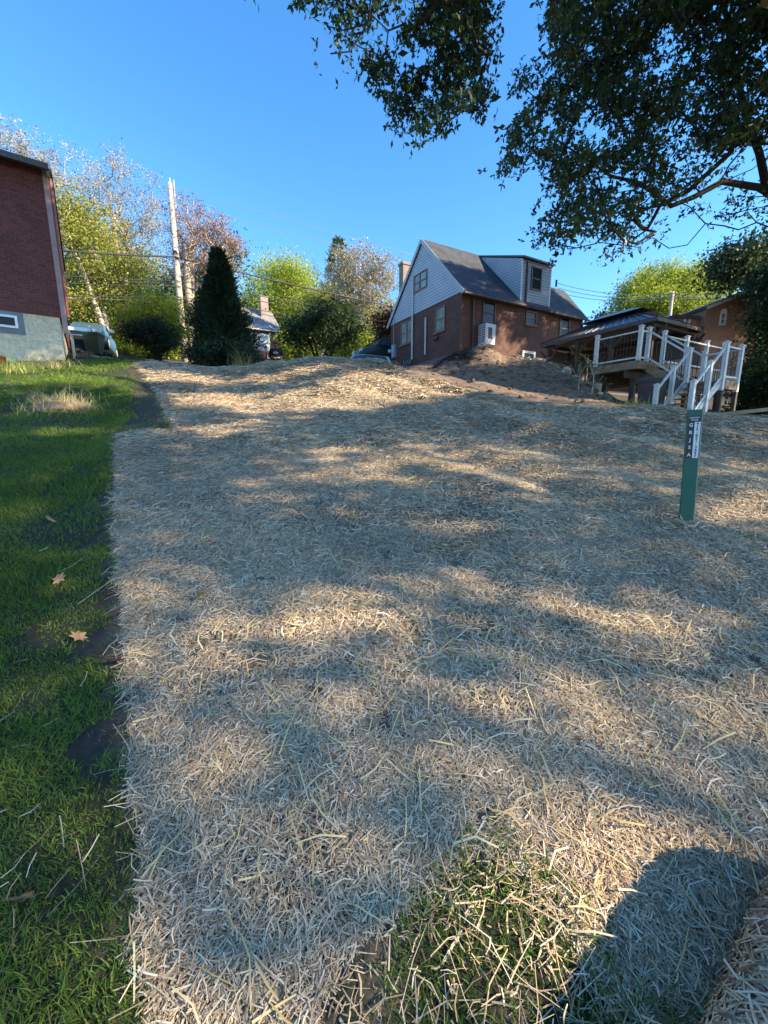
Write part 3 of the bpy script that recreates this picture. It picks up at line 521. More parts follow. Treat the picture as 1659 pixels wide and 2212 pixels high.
tag(ho, 'pale garden hose coiled on the corner of the left red brick house', 'hose')
p = at(-2, 11.2); fp = MB(); fp.lathe((0, 0, 0), [(.10, 0), (.12, .02), (.17, .24), (.18, .24), (.18, .29), (.15, .29), (.14, .2)], 18); o = fp.build('flower_pot', M['terracotta'], None, True); o.location = p; tag(o, 'terracotta flower pot against the cream foundation at the left edge', 'flower pot')
# low stone retaining wall by that house
rw = MB(); random.seed(3)
for r_ in range(4):
    x = -.1
    while x < 1.15 - r_ * .3:
        wd = random.uniform(.16, .42); rw.box(x + .01, x + wd - .01, random.uniform(-.05, .05) + r_ * .09, .6, r_ * .125, r_ * .125 + random.uniform(.09, .118)); x += wd
a_, b_ = P(152, 788, 13.6), P(228, 786, 15.2); o = rw.build('retaining_wall', M['stone_wall'], None, bevel=.02); o.location = (a_[0], a_[1], float(zt(a_[0], a_[1])) - .02); o.rotation_euler = (0, 0, R(22)); tag(o, 'low dark stacked stone retaining wall beside the cream foundation', 'stone wall')
# ---- house across the street
FO = P(604, 719, 48); FR = R(29)
f = empty('orange_brick_house', (FO[0], FO[1], 0), FR, 'sunlit orange brick house with white windows across the street behind the dark conifer', 'house')
fe = float(FO[2]); FX = lambda px: solve((FO[0], FO[1]), FR, px, 'x')
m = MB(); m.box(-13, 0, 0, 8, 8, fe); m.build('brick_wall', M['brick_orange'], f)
m = MB(); m.prism([(-13.2, -.3, fe - .05), (-13.2, -.3, fe + .15), (-13.2, 4, fe + 3.3), (-13.2, 8.3, fe + .15), (-13.2, 8.3, fe - .05), (-13.2, 4, fe + 3.1)], (13.4, 0, 0)); rf = m.build('roof', M['shingle_light'], f)
m = MB(); m.box(-1.4, -.55, 2.2, 3.1, fe + 1, fe + 4.3); m.build('chimney', M['brick_chimney'], rf)
for a_, b_, z0, z1 in ((545, 583, fe - 2.1, fe - .35), (537, 590, fe - 6.2, fe - 4.0), (430, 470, fe - 2.1, fe - .35)):
    x0, x1 = FX(a_), FX(b_); window(f, x0, x1 - .5, z0, z1, 'y', 0, 'white_paint', 'curtain' if z0 > fe - 3 else 'glass_pale', fw=.28, panes=2 if z0 > fe - 3 else 1, rail=False, depth=.12)
    m = MB(); m.box(x1 - .48, x1 + .25, -.07, -.01, z0, z1); m.build('shutter', M['white_paint'], f)
m = MB(); m.box(FX(433), FX(452), -.1, -.01, fe - 6.6, fe - 4.4); m.build('front_door', M['white_paint'], f)
m = MB(); m.tube([(-13.1, -.38, fe), (.15, -.38, fe)], .08, 8); m.build('gutter', M['white_metal'], f)
# ---- brick house at the right, beyond the porch
RO = P(1527, 664, 29); RR = R(6)
r = empty('gabled_brick_house', (RO[0], RO[1], 0), RR, 'red brick gable house with dappled shade behind the white stair railings at right', 'house')
re = float(RO[2]); RX = lambda px: solve((RO[0], RO[1]), RR, px, 'x')
gwid = RX(1625); ax_ = RX(1588); az_ = zrow((RO[0], RO[1]), RR, (ax_, 0), 633)
m = MB(); m.prism([(0, 0, 1), (gwid, 0, 1), (gwid, 0, re - 1.0), (ax_, 0, az_), (0, 0, re)], (0, 7.5, 0)); m.build('brick_wall', M['brick_orange'], r)
m = MB(); m.prism([(-.15, -.15, re - .1), (ax_, -.15, az_ + .02), (gwid + .3, -.15, re - 1.2), (gwid + .3, -.15, re - 1.02), (ax_, -.15, az_ + .2), (-.15, -.15, re + .08)], (0, 7.8, 0)); m.build('roof', M['shingle_brown'], r)
m = MB(); m.bar((-.15, -.18, re - .08), (ax_, -.18, az_ + .04), .03, .2); m.bar((ax_, -.18, az_ + .04), (gwid + .3, -.18, re - 1.18), .03, .2); m.build('rake_board', M['white_metal'], r)
sx0 = RX(1452); m = MB(); m.box(sx0, -.003, .4, 6.5, 1, re - .65); m.build('side_wing', M['brick_orange'], r)
m = MB(); m.box(sx0 - .15, -.16, .2, 6.7, re - .65, re - .45); m.prism([(RX(1440), 1.4, re + .0), (RX(1386), 1.4, re - .35), (RX(1372), 1.4, re - 1.2), (RX(1440), 1.4, re - 1.2)], (0, 5, 0)); m.build('side_roof', M['shingle_brown'], r)
m = MB(); m.box(RX(1386), sx0 - .004, 2.2, 6.2, 1, re - .36); m.build('rear_wall', M['brick_red'], r)
m = MB(); m.bar((RX(1380), 2.1, re - .3), (sx0 + .2, 2.1, re - .42), .06, .14); m.bar((sx0 - .1, .34, re - .56), (.1, .34, re - .56), .05, .14); m.bar((sx0 + .08, .36, 1.2), (sx0 + .08, .36, re - .7), .09, .07); m.build('gutter', M['white_metal'], r)
def rwin(pa, pb, ra, rb, off=0, arch=False, lb=None):
    x0, x1 = RX(pa), RX(pb); w_ = window(r, x0, x1, zrow((RO[0], RO[1]), RR, (x0, off), rb), zrow((RO[0], RO[1]), RR, (x0, off), ra), 'y', off, 'white_paint', 'glass_pale', fw=.09, label=lb)
    if arch:
        z = zrow((RO[0], RO[1]), RR, (x0, off), ra); c = (x0 + x1) / 2; rr = (x1 - x0) / 2
        m = MB(); m.prism([(c + rr * math.cos(t), off - .05, z + .002 + rr * 1.1 * math.sin(t)) for t in np.linspace(0, math.pi, 12)], (0, .045, 0)); m.build('arched_top', M['white_paint'], w_)
rwin(1540, 1553, 675, 702, arch=True, lb='arched white window high in the gable'); rwin(1475, 1488, 684, 711, off=.4, lb='white window in the side wing'); rwin(1553, 1564, 740, 768, lb='white window low in the gable')
# ================================================================== DECK, STAIR, PORCH
KO = (8.4, 14.0)
DZ, LZ, BZ = 4.13, 3.28, 2.12
dk_ = empty('deck', (KO[0], KO[1], 0), HR, 'raised wooden deck with white railings and a turning stair behind the green marker', 'deck')
m = MB()
for k in range(11): m.box(-.03, 7.2, .0 + k * .142, .0 + k * .142 + .137, DZ - .04, DZ)
for k in range(34): m.box(3.2, 7.2, 1.58 + k * .142, 1.58 + k * .142 + .137, DZ - .04, DZ)
m.build('deck_boards', M['wood_deck'], dk_)
m = MB(); m.box(-.04, 7.2, -.04, -.002, DZ - .26, DZ - .002); m.box(-.042, -.004, -.0, 1.6, DZ - .26, DZ - .002); m.box(-.04, 3.2, 1.6, 1.64, DZ - .26, DZ - .042); m.box(3.16, 3.198, 1.645, 6.4, DZ - .26, DZ - .042)
for k in range(12): m.box(.3 + k * .6, .34 + k * .6, .0, 1.58, DZ - .25, DZ - .042)
m.build('rim_joist', M['wood_deck'], dk_)
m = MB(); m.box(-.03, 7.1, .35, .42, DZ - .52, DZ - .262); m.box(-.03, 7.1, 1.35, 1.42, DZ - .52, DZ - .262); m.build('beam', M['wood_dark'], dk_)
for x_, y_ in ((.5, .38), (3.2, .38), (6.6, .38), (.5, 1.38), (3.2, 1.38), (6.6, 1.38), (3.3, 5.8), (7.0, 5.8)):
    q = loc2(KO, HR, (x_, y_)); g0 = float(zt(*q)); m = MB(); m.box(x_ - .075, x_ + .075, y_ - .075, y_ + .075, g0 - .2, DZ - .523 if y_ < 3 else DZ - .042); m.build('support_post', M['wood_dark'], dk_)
def post(x, y, z0, z1, w_=.055):
    m = MB(); m.box(x - w_, x + w_, y - w_, y + w_, z0, z1); m.box(x - w_ - .018, x + w_ + .018, y - w_ - .018, y + w_ + .018, z1 + .001, z1 + .03)
    m.add([(x - w_, y - w_, z1 + .031), (x + w_, y - w_, z1 + .031), (x + w_, y + w_, z1 + .031), (x - w_, y + w_, z1 + .031), (x, y, z1 + .075)], [(0, 1, 4), (1, 2, 4), (2, 3, 4), (3, 0, 4), (3, 2, 1, 0)]); m.build('railing_post', M['deck_white'], dk_)
def rail(a, b, za, zb, n=0, hh=.92, low=.10):
    a3, b3 = Vector((*a, 0)), Vector((*b, 0)); d = (b3 - a3).normalized() * .063; A_, B_ = a3 + d, b3 - d
    m = MB(); m.bar((A_.x, A_.y, za + hh), (B_.x, B_.y, zb + hh), .06, .045); m.build('top_rail', M['deck_white'], dk_)
    m = MB(); m.bar((A_.x, A_.y, za + low), (B_.x, B_.y, zb + low), .04, .05); m.build('bottom_rail', M['deck_white'], dk_)
    L_ = (B_ - A_).length; n = n or int(L_ / .115)
    for k in range(1, n):
        t = k / n; q = A_.lerp(B_, t); z = za + (zb - za) * t; m = MB(); m.tube([(q.x, q.y, z + low + .034), (q.x, q.y, z + hh - .026)], .0095, 6); m.build('baluster', M['black_metal'], dk_)
w_ = .94
post(0, 0, DZ + .002, DZ + 1.05); post(0, 1.52, DZ + .002, DZ + 1.05); rail((0, 1.52), (0, 0), DZ, DZ); post(.47, 0, DZ + .002, DZ + 1.05); rail((0, 0), (.47, 0), DZ, DZ); post(1.41, 0, DZ + .002, DZ + 1.05)
for a_, b_ in ((1.41, 2.9), (2.9, 4.35), (4.35, 5.8)): post(b_, 0, DZ + .002, DZ + 1.05); rail((a_, 0), (b_, 0), DZ, DZ)
y1, y2, xe = -1.28, -2.22, -1.12
for x_, y_ in ((.47, y1), (1.41, y1), (.47, y2), (1.41, y2)):
    q = loc2(KO, HR, (x_, y_)); post(x_, y_, LZ - .3, LZ + 1.02)
    m = MB(); m.box(x_ - .05, x_ + .05, y_ - .05, y_ + .05, float(zt(*q)) - .2, LZ - .302); m.build('support_post', M['wood_dark'], dk_)
rail((.47, 0), (.47, y1), DZ, LZ); rail((1.41, 0), (1.41, y1), DZ, LZ); rail((1.41, y1), (1.41, y2), LZ, LZ); rail((.47, y2), (1.41, y2), LZ, LZ)
for y_ in (y1, y2):
    for x_, z_ in ((xe, BZ), (-.33, BZ + (LZ - BZ) * .5)):
        q = loc2(KO, HR, (x_, y_)); post(x_, y_, float(zt(*q)) - .15, z_ + 1.0)
    rail((.47, y_), (-.33, y_), LZ, BZ + (LZ - BZ) * .5); rail((-.33, y_), (xe, y_), BZ + (LZ - BZ) * .5, BZ)
m = MB()
for k in range(7): m.box(.42, 1.46, y2 - .04 + k * .145, y2 - .04 + k * .145 + .14, LZ - .035, LZ)
m.build('landing_boards', M['wood_deck'], dk_)
m = MB(); m.box(.42, 1.46, y2 - .045, y2 - .008, LZ - .25, LZ - .037); m.box(.42, 1.46, y1 - .2, y1 - .16, LZ - .25, LZ - .037); m.box(1.42, 1.458, y2, y1, LZ - .25, LZ - .037); m.build('landing_frame', M['wood_deck'], dk_)
n_ = 5
for k in range(n_ - 1):
    t = (k + 1) / n_; m = MB(); m.box(.50, 1.38, y1 * t - .02, y1 * t + .27 - .02, DZ - (DZ - LZ) * t - .04, DZ - (DZ - LZ) * t); m.build('step', M['wood_deck'], dk_)
n_ = 7
for k in range(n_ - 1):
    t = (k + 1) / n_; x_ = .47 + (xe - .47) * t; m = MB(); m.box(x_ - .02, x_ + .27, y2 + .07, y1 - .07, LZ - (LZ - BZ) * t - .04, LZ - (LZ - BZ) * t); m.build('step', M['wood_deck'], dk_)
for y_ in (y1 - .02, y2 + .02): m = MB(); m.bar((.45, y_, LZ - .10), (xe, y_, BZ - .08), .04, .13); m.build('stringer', M['deck_white'], dk_)
for x_ in (.50, 1.38): m = MB(); m.bar((x_, -.01, DZ - .18), (x_, y1, LZ - .14), .04, .24); m.build('stringer', M['wood_deck'], dk_)
# porch (gazebo) with a tiered metal roof
GO = (10.65, 17.0); GZ = 6.2
g = empty('gazebo', (GO[0], GO[1], 0), HR, 'dark timber gazebo with tiered standing seam metal roof on the deck', 'gazebo')
GW, GL, RS = 3.0, 4.9, .98
m = MB(); ov = .3; a_ = [(-ov, -ov), (GW + ov, -ov), (GW + ov, GL + ov), (-ov, GL + ov)]; b_ = [(1.05, 1.2), (GW - 1.05, 1.2), (GW - 1.05, GL - 1.2), (1.05, GL - 1.2)]
m.add([(x, y, GZ + .02) for x, y in a_] + [(x, y, GZ + RS * .72) for x, y in b_], [(i, (i + 1) % 4, 4 + (i + 1) % 4, 4 + i) for i in range(4)] + [(3, 2, 1, 0)])
rf = m.build('metal_roof', M['roof_metal'], g)
m = MB()
for i in range(4):
    A0, A1 = Vector((*a_[i], GZ + .035)), Vector((*a_[(i + 1) % 4], GZ + .035)); B0, B1 = Vector((*b_[i], GZ + RS * .72 + .015)), Vector((*b_[(i + 1) % 4], GZ + RS * .72 + .015)); nn = int((A1 - A0).length / .33)
    for k in range(nn + 1): t = k / nn; m.bar(A0.lerp(A1, t), B0.lerp(B1, t), .03, .045)
m.build('roof_seam', M['roof_metal'], rf)
m = MB(); c_ = [(.85, 1.0), (GW - .85, 1.0), (GW - .85, GL - 1.0), (.85, GL - 1.0)]; d__ = [(GW / 2 - .02, 1.8), (GW / 2 + .02, 1.8), (GW / 2 + .02, GL - 1.8), (GW / 2 - .02, GL - 1.8)]
m.add([(x, y, GZ + RS * .85) for x, y in c_] + [(x, y, GZ + RS * 1.13) for x, y in d__], [(i, (i + 1) % 4, 4 + (i + 1) % 4, 4 + i) for i in range(4)] + [(3, 2, 1, 0), (4, 5, 6, 7)]); m.build('upper_roof', M['roof_metal'], g)
m = MB(); m.box(-ov, GW + ov, -ov, -ov + .06, GZ - .13, GZ + .015); m.box(-ov, GW + ov, GL + ov - .06, GL + ov, GZ - .13, GZ + .015); m.box(-ov, -ov + .06, -ov + .063, GL + ov - .063, GZ - .13, GZ + .015); m.box(GW + ov - .06, GW + ov, -ov + .063, GL + ov - .063, GZ - .13, GZ + .015); m.build('fascia', M['trim_dark'], g)
m = MB(); m.box(-.07, .07, -.07, GL + .07, GZ - .25, GZ - .135); m.box(GW - .07, GW + .07, -.07, GL + .07, GZ - .25, GZ - .135); m.box(.073, GW - .073, -.07, .07, GZ - .25, GZ - .135); m.build('beam', M['wood_dark'], g)
for x_, y_ in ((0, 0), (0, 1.65), (0, 3.3), (0, GL), (GW, 0), (GW, GL), (GW / 2, GL)):
    m = MB(); m.box(x_ - .07, x_ + .07, y_ - .07, y_ + .07, DZ if y_ < 4.7 else 4.0, GZ - .252); po = m.build('post', M['wood_dark'], g)
    for sx, sy in ((0, 1), (0, -1), (1, 0)):
        m = MB(); m.bar((x_ + sx * .06, y_ + sy * .06, GZ - .75), (x_ + sx * .5, y_ + sy * .5, GZ - .27), .07, .09); m.build('brace', M['wood_dark'], po)
m = MB(); m.box(GW - .02, GW, .1, GL - .1, DZ + .9, GZ - .3); m.box(.1, GW - .1, GL - .02, GL, 3.9, GZ - .3); m.build('shade_panel', M['trim_dark'], g)  # dark sheets added to darken the view through the gazebo
# ---- things under and beside the deck
def bin_(name, loc, rz, matn, label, hgt=1.05, wd=.6, group=None):
    b = empty(name, loc, rz, label, 'trash bin', group); w0, w1 = wd * .40, wd * .5
    m = MB(); m.add([(-w0, -w0, .05), (w0, -w0, .05), (w0, w0, .05), (-w0, w0, .05), (-w1, -w1 * 1.1, hgt - .08), (w1, -w1 * 1.1, hgt - .08), (w1, w1, hgt - .08), (-w1, w1, hgt - .08)], [(3, 2, 1, 0), (4, 5, 6, 7), (0, 1, 5, 4), (1, 2, 6, 5), (2, 3, 7, 6), (3, 0, 4, 7)]); m.box(-w1 - .02, w1 + .02, -w1 * 1.1 - .02, w1 + .02, hgt - .14, hgt - .085)
    m.build('bin_body', M[matn], b, bevel=.012)
    m = MB(); m.add([(-w1 - .03, -w1 * 1.1 - .04, hgt - .08), (w1 + .03, -w1 * 1.1 - .04, hgt - .08), (w1 + .03, w1 + .05, hgt - .08), (-w1 - .03, w1 + .05, hgt - .08), (-w1 + .03, -w1, hgt - .02), (w1 - .03, -w1, hgt - .02), (w1 - .03, w1, hgt), (-w1 + .03, w1, hgt)], [(3, 2, 1, 0), (4, 5, 6, 7), (0, 1, 5, 4), (1, 2, 6, 5), (2, 3, 7, 6), (3, 0, 4, 7)]); m.build('lid', M[matn], b, bevel=.008)
    m = MB(); m.tube([(-w1 + .04, w1 + .08, hgt - .14), (w1 - .04, w1 + .08, hgt - .14)], .016, 8); m.build('handle', M[matn], b)
    for s in (-1, 1): m = MB(); m.tube([(s * (w0 - .02), w0 + .03, .12), (s * (w0 + .05), w0 + .03, .12)], .12, 16); m.build('wheel', M['rubber'], b)
    return b
p = at(207, 20.2); bin_('trash_bin', p, R(12), 'plastic_green', 'dark green wheeled trash bin in front of the silver blue car', 1.02, .66)
q = at(1402, 12.95); bin_('trash_bin', q + Vector((0, 0, .0)), R(25), 'plastic_brown', 'dark brown wheeled trash bin beside the foot of the deck stair', 1.1, .58)
q0 = P(1290, 842, 15.4)
for k in range(3):
    x, y = q0[0] + .34 * k, q0[1] + .12 * k; z = float(zt(x, y)); o = MB().lathe((0, 0, 0), [(.13, 0), (.145, .34), (.155, .34), (.155, .37), (.14, .37), (.135, .32)], 16).build('bucket', M['plastic_white'], None, True); o.location = (x, y, z)
    hd = MB().tube([(-.15, 0, .33), (-.1, .04, .22), (0, .06, .18), (.1, .04, .22), (.15, 0, .33)], .005, 6).build('handle', M['grey_metal'], o)
    tag(o, ['leftmost white plastic bucket on the dirt under the deck', 'middle white plastic bucket on the dirt under the deck', 'rightmost white plastic bucket on the dirt under the deck'][k], 'bucket', 'white buckets under the deck')
def plank(px, row, Y, ln, rz, label, wd=.24, th=.05, matn='wood_old', dz=.04):
    x = ray(px, row)[0] * Y; m = MB(); m.box(-ln / 2, ln / 2, -wd / 2, wd / 2, 0, th); o = m.build('plank', M[matn], None, bevel=.006); o.location = (x, Y, float(zt(x, Y)) + dz); o.rotation_euler = (0, R(-6), rz); tag(o, label, 'plank')
plank(1275, 803, 15.6, .7, R(20), 'short pale board lying on the dirt beneath the edge of the deck', .2)
plank(1480, 850, 12.9, 1.9, R(-12), 'long weathered board lying in the shade under the stair landing', .2, .12)
plank(1600, 901, 6.9, 2.4, R(-3), 'long brown timber lying along the crest right of the green marker', .10, .06, 'wood_deck', .0)
# ================================================================== POLES, WIRES
px_, py_ = ray(400, 783)[0] * 26, 26.0; ph = float(zt(px_, py_)); top = P(364, 395, 26)[2]
pole = empty('utility_pole', (px_, py_, ph), 0, 'tall pale wooden utility pole left of the dark conifer', 'utility pole')
m = MB(); m.tube([(0, 0, -.3), (0, 0, 3), (0, 0, top - ph)], [.20, .18, .12], 12); m.build('pole_shaft', M['pole_wood'], pole, True)
m = MB(); m.tube([(.22, 0, top - ph - 1.3), (.22, 0, top - ph + .15)], .035, 8); m.box(-.02, .24, -.02, .02, top - ph - 1.2, top - ph - 1.1); m.box(-.02, .24, -.02, .02, top - ph - .3, top - ph - .24); m.build('riser_pipe', M['grey_metal'], pole)
m = MB(); m.lathe((0, 0, top - ph), [(.03, 0), (.06, .08), (.03, .12), (.055, .2), (.02, .26)], 10); m.build('insulator', M['grey_metal'], pole)
m = MB(); m.tube([(-.02, -.14, 7.0 - .0 + (top - ph - 9.7)), (-.02, -.3, 7.0 + (top - ph - 9.7))], .03, 6); m.box(-.12, .12, -.16, -.10, 6.0, 6.2); m.build('bracket', M['black_metal'], pole)
sdir = np.array([math.sin(R(62)), math.cos(R(62))])
def wire(rl, rp, rr, rad, matn, label, tl=-9., tr=14.6, sag=.25, name='power_line'):
    """wire through the pole: picture rows at the left end, at the pole and at the right end"""
    def pt(t, row):
        x, y = px_ + sdir[0] * t, py_ + sdir[1] * t - .25; k = EYE + ray(0, row)[1] * y; return Vector((x, y, k))
    a, b, c = pt(tl, rl), pt(0, rp), pt(tr, rr); pts = []
    ext = c + (c - b) * 1.2 + Vector((0, 0, (c - b).length * .05))
    for s0, s1, n_, sg in ((a, b, 14, sag), (b, ext, 30, sag * 3)):
        for k in range(n_ + (s1 is ext)):
            t = k / n_; q = s0.lerp(s1, t); q.z -= sg * 4 * t * (1 - t) * (.35 if s1 is ext else .5); pts.append(q)
    tag(MB().tube(pts, rad, 5).build(name, M[matn], None, True), label, 'wire', 'overhead wires along the street')
wire(345, 400, 541, .013, 'wire_light', 'topmost thin overhead wire meeting the tip of the pole')
wire(398, 432, 562, .013, 'wire_light', 'second highest thin overhead wire below the tip of the pole')
wire(519, 555, 665, .045, 'wire', 'thickest overhead cable, crossing the pole at mid height')
wire(578, 606, 690, .025, 'wire', 'overhead cable next below the thickest one')
wire(597, 617, 702, .025, 'wire', 'overhead cable in the middle of the lower bunch')
wire(629, 640, 716, .022, 'wire', 'overhead cable second from the bottom of the bunch')
wire(637, 646, 728, .022, 'wire', 'lowest overhead cable crossing the pole')
sp = P(1449, 668, 42); o2 = empty('utility_pole', (sp[0], sp[1], float(zt(sp[0], sp[1]))), 0, 'distant pale utility pole above the roofs at right', 'utility pole'); hh_ = P(1447, 630, 42)[2] - o2.location.z
MB().tube([(0, 0, -.2), (0, 0, hh_)], [.17, .13], 10).build('pole_shaft', M['pole_wood'], o2, True)
for k, (za, zb) in enumerate(((612, 634), (625, 641), (640, 645))):
    a, b, c = Vector(P(1205, 612 + 10 * k, 46)), Vector(P(1447, zb, 42)), Vector(P(1700, zb + 6, 38)); pts = [a.lerp(b, i / 14) - Vector((0, 0, .5 * 4 * (i / 14) * (1 - i / 14))) for i in range(14)] + [b.lerp(c, i / 8) for i in range(9)]
    tag(MB().tube(pts, .03, 5).build('power_line', M['wire_light'], None, True), ['highest', 'middle', 'lowest'][k] + ' of the three pale wires above the gazebo roof', 'wire', 'wires above the right hand roofs')
# ================================================================== VEHICLES
def car(loc, rz, paint, label, Lc=4.4, Wc=1.8, Hc=1.5, kind='car', group=None, boxy=0.):
    c = empty('parked_car', loc, rz, label, kind, group)         # front faces local -y
    hw = Wc / 2; st_ = [(-Lc / 2, .35, .62, .70), (-Lc / 2 + .1, .22, .78, .86), (-Lc / 2 + .5, .2, .90, .96), (-Lc / 2 + 1.15, .2, 1.0, 1.), (-.2, .2, 1.02, 1.), (Lc / 2 - .8, .2, 1.04, 1.), (Lc / 2 - .12, .22, 1.02, .97), (Lc / 2, .4, .9, .88)]
    vs, fs = [], []
    for y, z0, z1, k in st_:
        a = hw * k; z1 *= Hc / 1.5; vs += [(-a * .86, y, z0), (-a, y, z0 + .12), (-a * 1.0, y, z0 * .5 + z1 * .5), (-a * .95, y, z1 - .06), (-a * .84, y, z1), (0, y, z1 + .03), (a * .84, y, z1), (a * .95, y, z1 - .06), (a, y, z0 * .5 + z1 * .5), (a, y, z0 + .12), (a * .86, y, z0)]
    n_ = 11; fs = [(i * n_ + k, i * n_ + (k + 1) % n_, (i + 1) * n_ + (k + 1) % n_, (i + 1) * n_ + k) for i in range(len(st_) - 1) for k in range(n_)] + [tuple(range(n_)), tuple(reversed(range((len(st_) - 1) * n_, len(st_) * n_)))]
    bd = MB().add(vs, fs).build('body', M[paint], c, True)
    zb = 1.0 * Hc / 1.5; cab = [(-Lc / 2 + 1.15 - .1 * boxy, zb, .90), (-Lc / 2 + 1.95 - .5 * boxy, Hc - .03, .74), (.2, Hc + .02, .74), (Lc / 2 - .9 + .5 * boxy, Hc - .04, .72), (Lc / 2 - .25, zb, .86)]
    vs = []
    for y, z, k in cab: vs += [(-hw * k, y, z), (hw * k, y, z)]
    m = MB(); y0, z0, k0 = cab[0]; y4, z4, k4 = cab[4]
    top_ = [(s * hw * k, y, z) for (y, z, k) in cab[1:4] for s in (-1, 1)]
    b4 = [(-hw * k0, y0, z0), (hw * k0, y0, z0), (-hw * k4, y4, z4), (hw * k4, y4, z4)]
    v = b4 + top_; m.add(v, [(0, 1, 5, 4), (4, 5, 7, 6), (6, 7, 9, 8), (8, 9, 3, 2), (0, 4, 6, 8, 2), (1, 3, 9, 7, 5), (0, 2, 3, 1)]); m.build('cabin', M[paint], c, bevel=.03)
    V3 = [Vector(q) for q in v]
    def pane(idx, name, inset=.1, off=.012):
        P_ = [V3[i] for i in idx]; ct = sum(P_, Vector()) / len(P_); nr = (P_[1] - P_[0]).cross(P_[2] - P_[0]).normalized(); nr = nr if nr.dot(ct - Vector((0, 0, zb + .1))) > 0 else -nr
        q = [ct + (p_ - ct) * (1 - inset) + nr * off for p_ in P_]; MB().prism(q, nr * .012).build(name, M['glass_blue'], c)
    pane((0, 1, 5, 4), 'windshield'); pane((8, 9, 3, 2), 'rear_window'); pane((0, 4, 6, 8, 2), 'side_window', .16); pane((1, 3, 9, 7, 5), 'side_window', .16)
    for sx in (-1, 1):
        for sy in (-Lc / 2 + .8, Lc / 2 - .8):
            m = MB(); x = sx * (hw - .1); m.tube([(x - .11, sy, .32), (x + .11, sy, .32)], .32, 20); wl = m.build('wheel', M['rubber'], c); MB().tube([(x + sx * .10, sy, .32), (x + sx * .125, sy, .32)], .2, 14).build('rim', M['grey_metal'], wl)
        m = MB(); m.box(sx * hw * .62 - .18, sx * hw * .62 + .18, -Lc / 2 - .02, -Lc / 2 + .2, .64 * Hc / 1.5, .80 * Hc / 1.5); m.build('headlight', M['lens'], c, bevel=.03)
        m = MB(); m.box(sx * hw * .72 - .12, sx * hw * .72 + .12, Lc / 2 - .15, Lc / 2 + .02, .72, .95); m.build('tail_light', M['cloth_red'], c, bevel=.03)
        m = MB(); m.box(sx * (hw + .02), sx * (hw + .22), -Lc / 2 + 1.45, -Lc / 2 + 1.6, zb, zb + .16); m.build('side_mirror', M[paint], c, bevel=.03)
    m = MB(); m.box(-.5, .5, -Lc / 2 - .02, -Lc / 2 + .1, .5, .64); m.box(-.6, .6, -Lc / 2 - .01, -Lc / 2 + .2, .26, .42); m.build('grille', M['black_metal'], c)
    return c
p = at(203, 22.8); car(p + Vector((0, 0, .1)), R(26), 'paint_silver', 'silver blue hatchback parked facing the lawn behind the green trash bin', Hc=1.5)
p = at(703, 25.2); car(p + Vector((0, 0, -.15)), R(-61), 'paint_black', 'black sedan parked below the dark spreading tree', Hc=1.42, group='cars parked along the street')
p = at(778, 25.5); car(p + Vector((0, 0, -.15)), R(-75), 'white_metal', 'pale car with its white end showing over the crest left of the brick house', Hc=1.5, Lc=4.2, group='cars parked along the street', boxy=.8)
p = at(838, 29.5); car(p + Vector((0, 0, .1)), R(-61), 'paint_green', 'dark pickup sized car parked against the corner of the brick house', Hc=1.75, Lc=4.8, group='cars parked along the street', boxy=.8)
# ================================================================== SEWER MARKER
mk = at(1482, 3.08); mk.z -= .02
s_ = empty('marker_post', mk, R(-35), 'slim green marker post with black and white lettering stuck in the straw', 'marker post'); s_.rotation_euler = (R(-3), R(-2.2), R(-33))
HM = .90; m = MB(); n_ = 10; wm = .097
prof = [(-wm / 2, .012), (-wm / 2 + .006, 0), (wm / 2 - .006, 0), (wm / 2, .012), (wm / 2, .017), (wm / 2 - .008, .005), (-wm / 2 + .008, .005), (-wm / 2, .017)]
m.prism([(x, y, -.15) for x, y in prof], (0, 0, HM + .15)); m.build('post', M['marker_green'], s_)
def text(body, x, z, size, matn, name='lettering', sx=1., parent=None, y=-.0035):
    cu = bpy.data.curves.new(name, 'FONT'); cu.body = body; cu.size = size; cu.align_x = 'CENTER'; cu.align_y = 'CENTER'; cu.extrude = .0004; cu.offset = size * .022
    to = bpy.data.objects.new(name, cu); col.objects.link(to); me = bpy.data.meshes.new_from_object(to.evaluated_get(bpy.context.evaluated_depsgraph_get())); bpy.data.objects.remove(to)
    me.transform(Matrix.Scale(sx, 4, (1, 0, 0))); me.transform(Matrix.Rotation(R(90), 4, 'X')); me.transform(Matrix.Translation((x, y, z))); return me
m = MB(); m.box(-.037, .038, -.0022, -.0003, HM - .365, HM - .045); lb = m.build('black_label', M['label_black'], s_)
m = MB(); m.box(.0015, .0375, -.0034, -.0024, HM - .363, HM - .092); wl_ = m.build('white_label', M['label_white'], s_)
def merge(name, mes, matn, parent):
    bm = bmesh.new()
    for q in mes: bm.from_mesh(q); bpy.data.meshes.remove(q)
    me = bpy.data.meshes.new(name); bm.to_mesh(me); bm.free(); return link(name, me, M[matn], parent)
mes = [text(c_, -.019, HM - .115 - k * .056, .036, '', sx=.95) for k, c_ in enumerate('GRJSA')] + [text('SANITARY', 0, HM - .060, .0135, ''), text('SEWER', 0, HM - .077, .0135, '')]
merge('white_lettering', mes, 'label_white', lb)
mes = [text(c_, .0195, HM - .105 - k * .0222, .027, '', sx=1.1, y=-.0045) for k, c_ in enumerate('412-821-3497')]
merge('black_digits', mes, 'label_black', wl_)
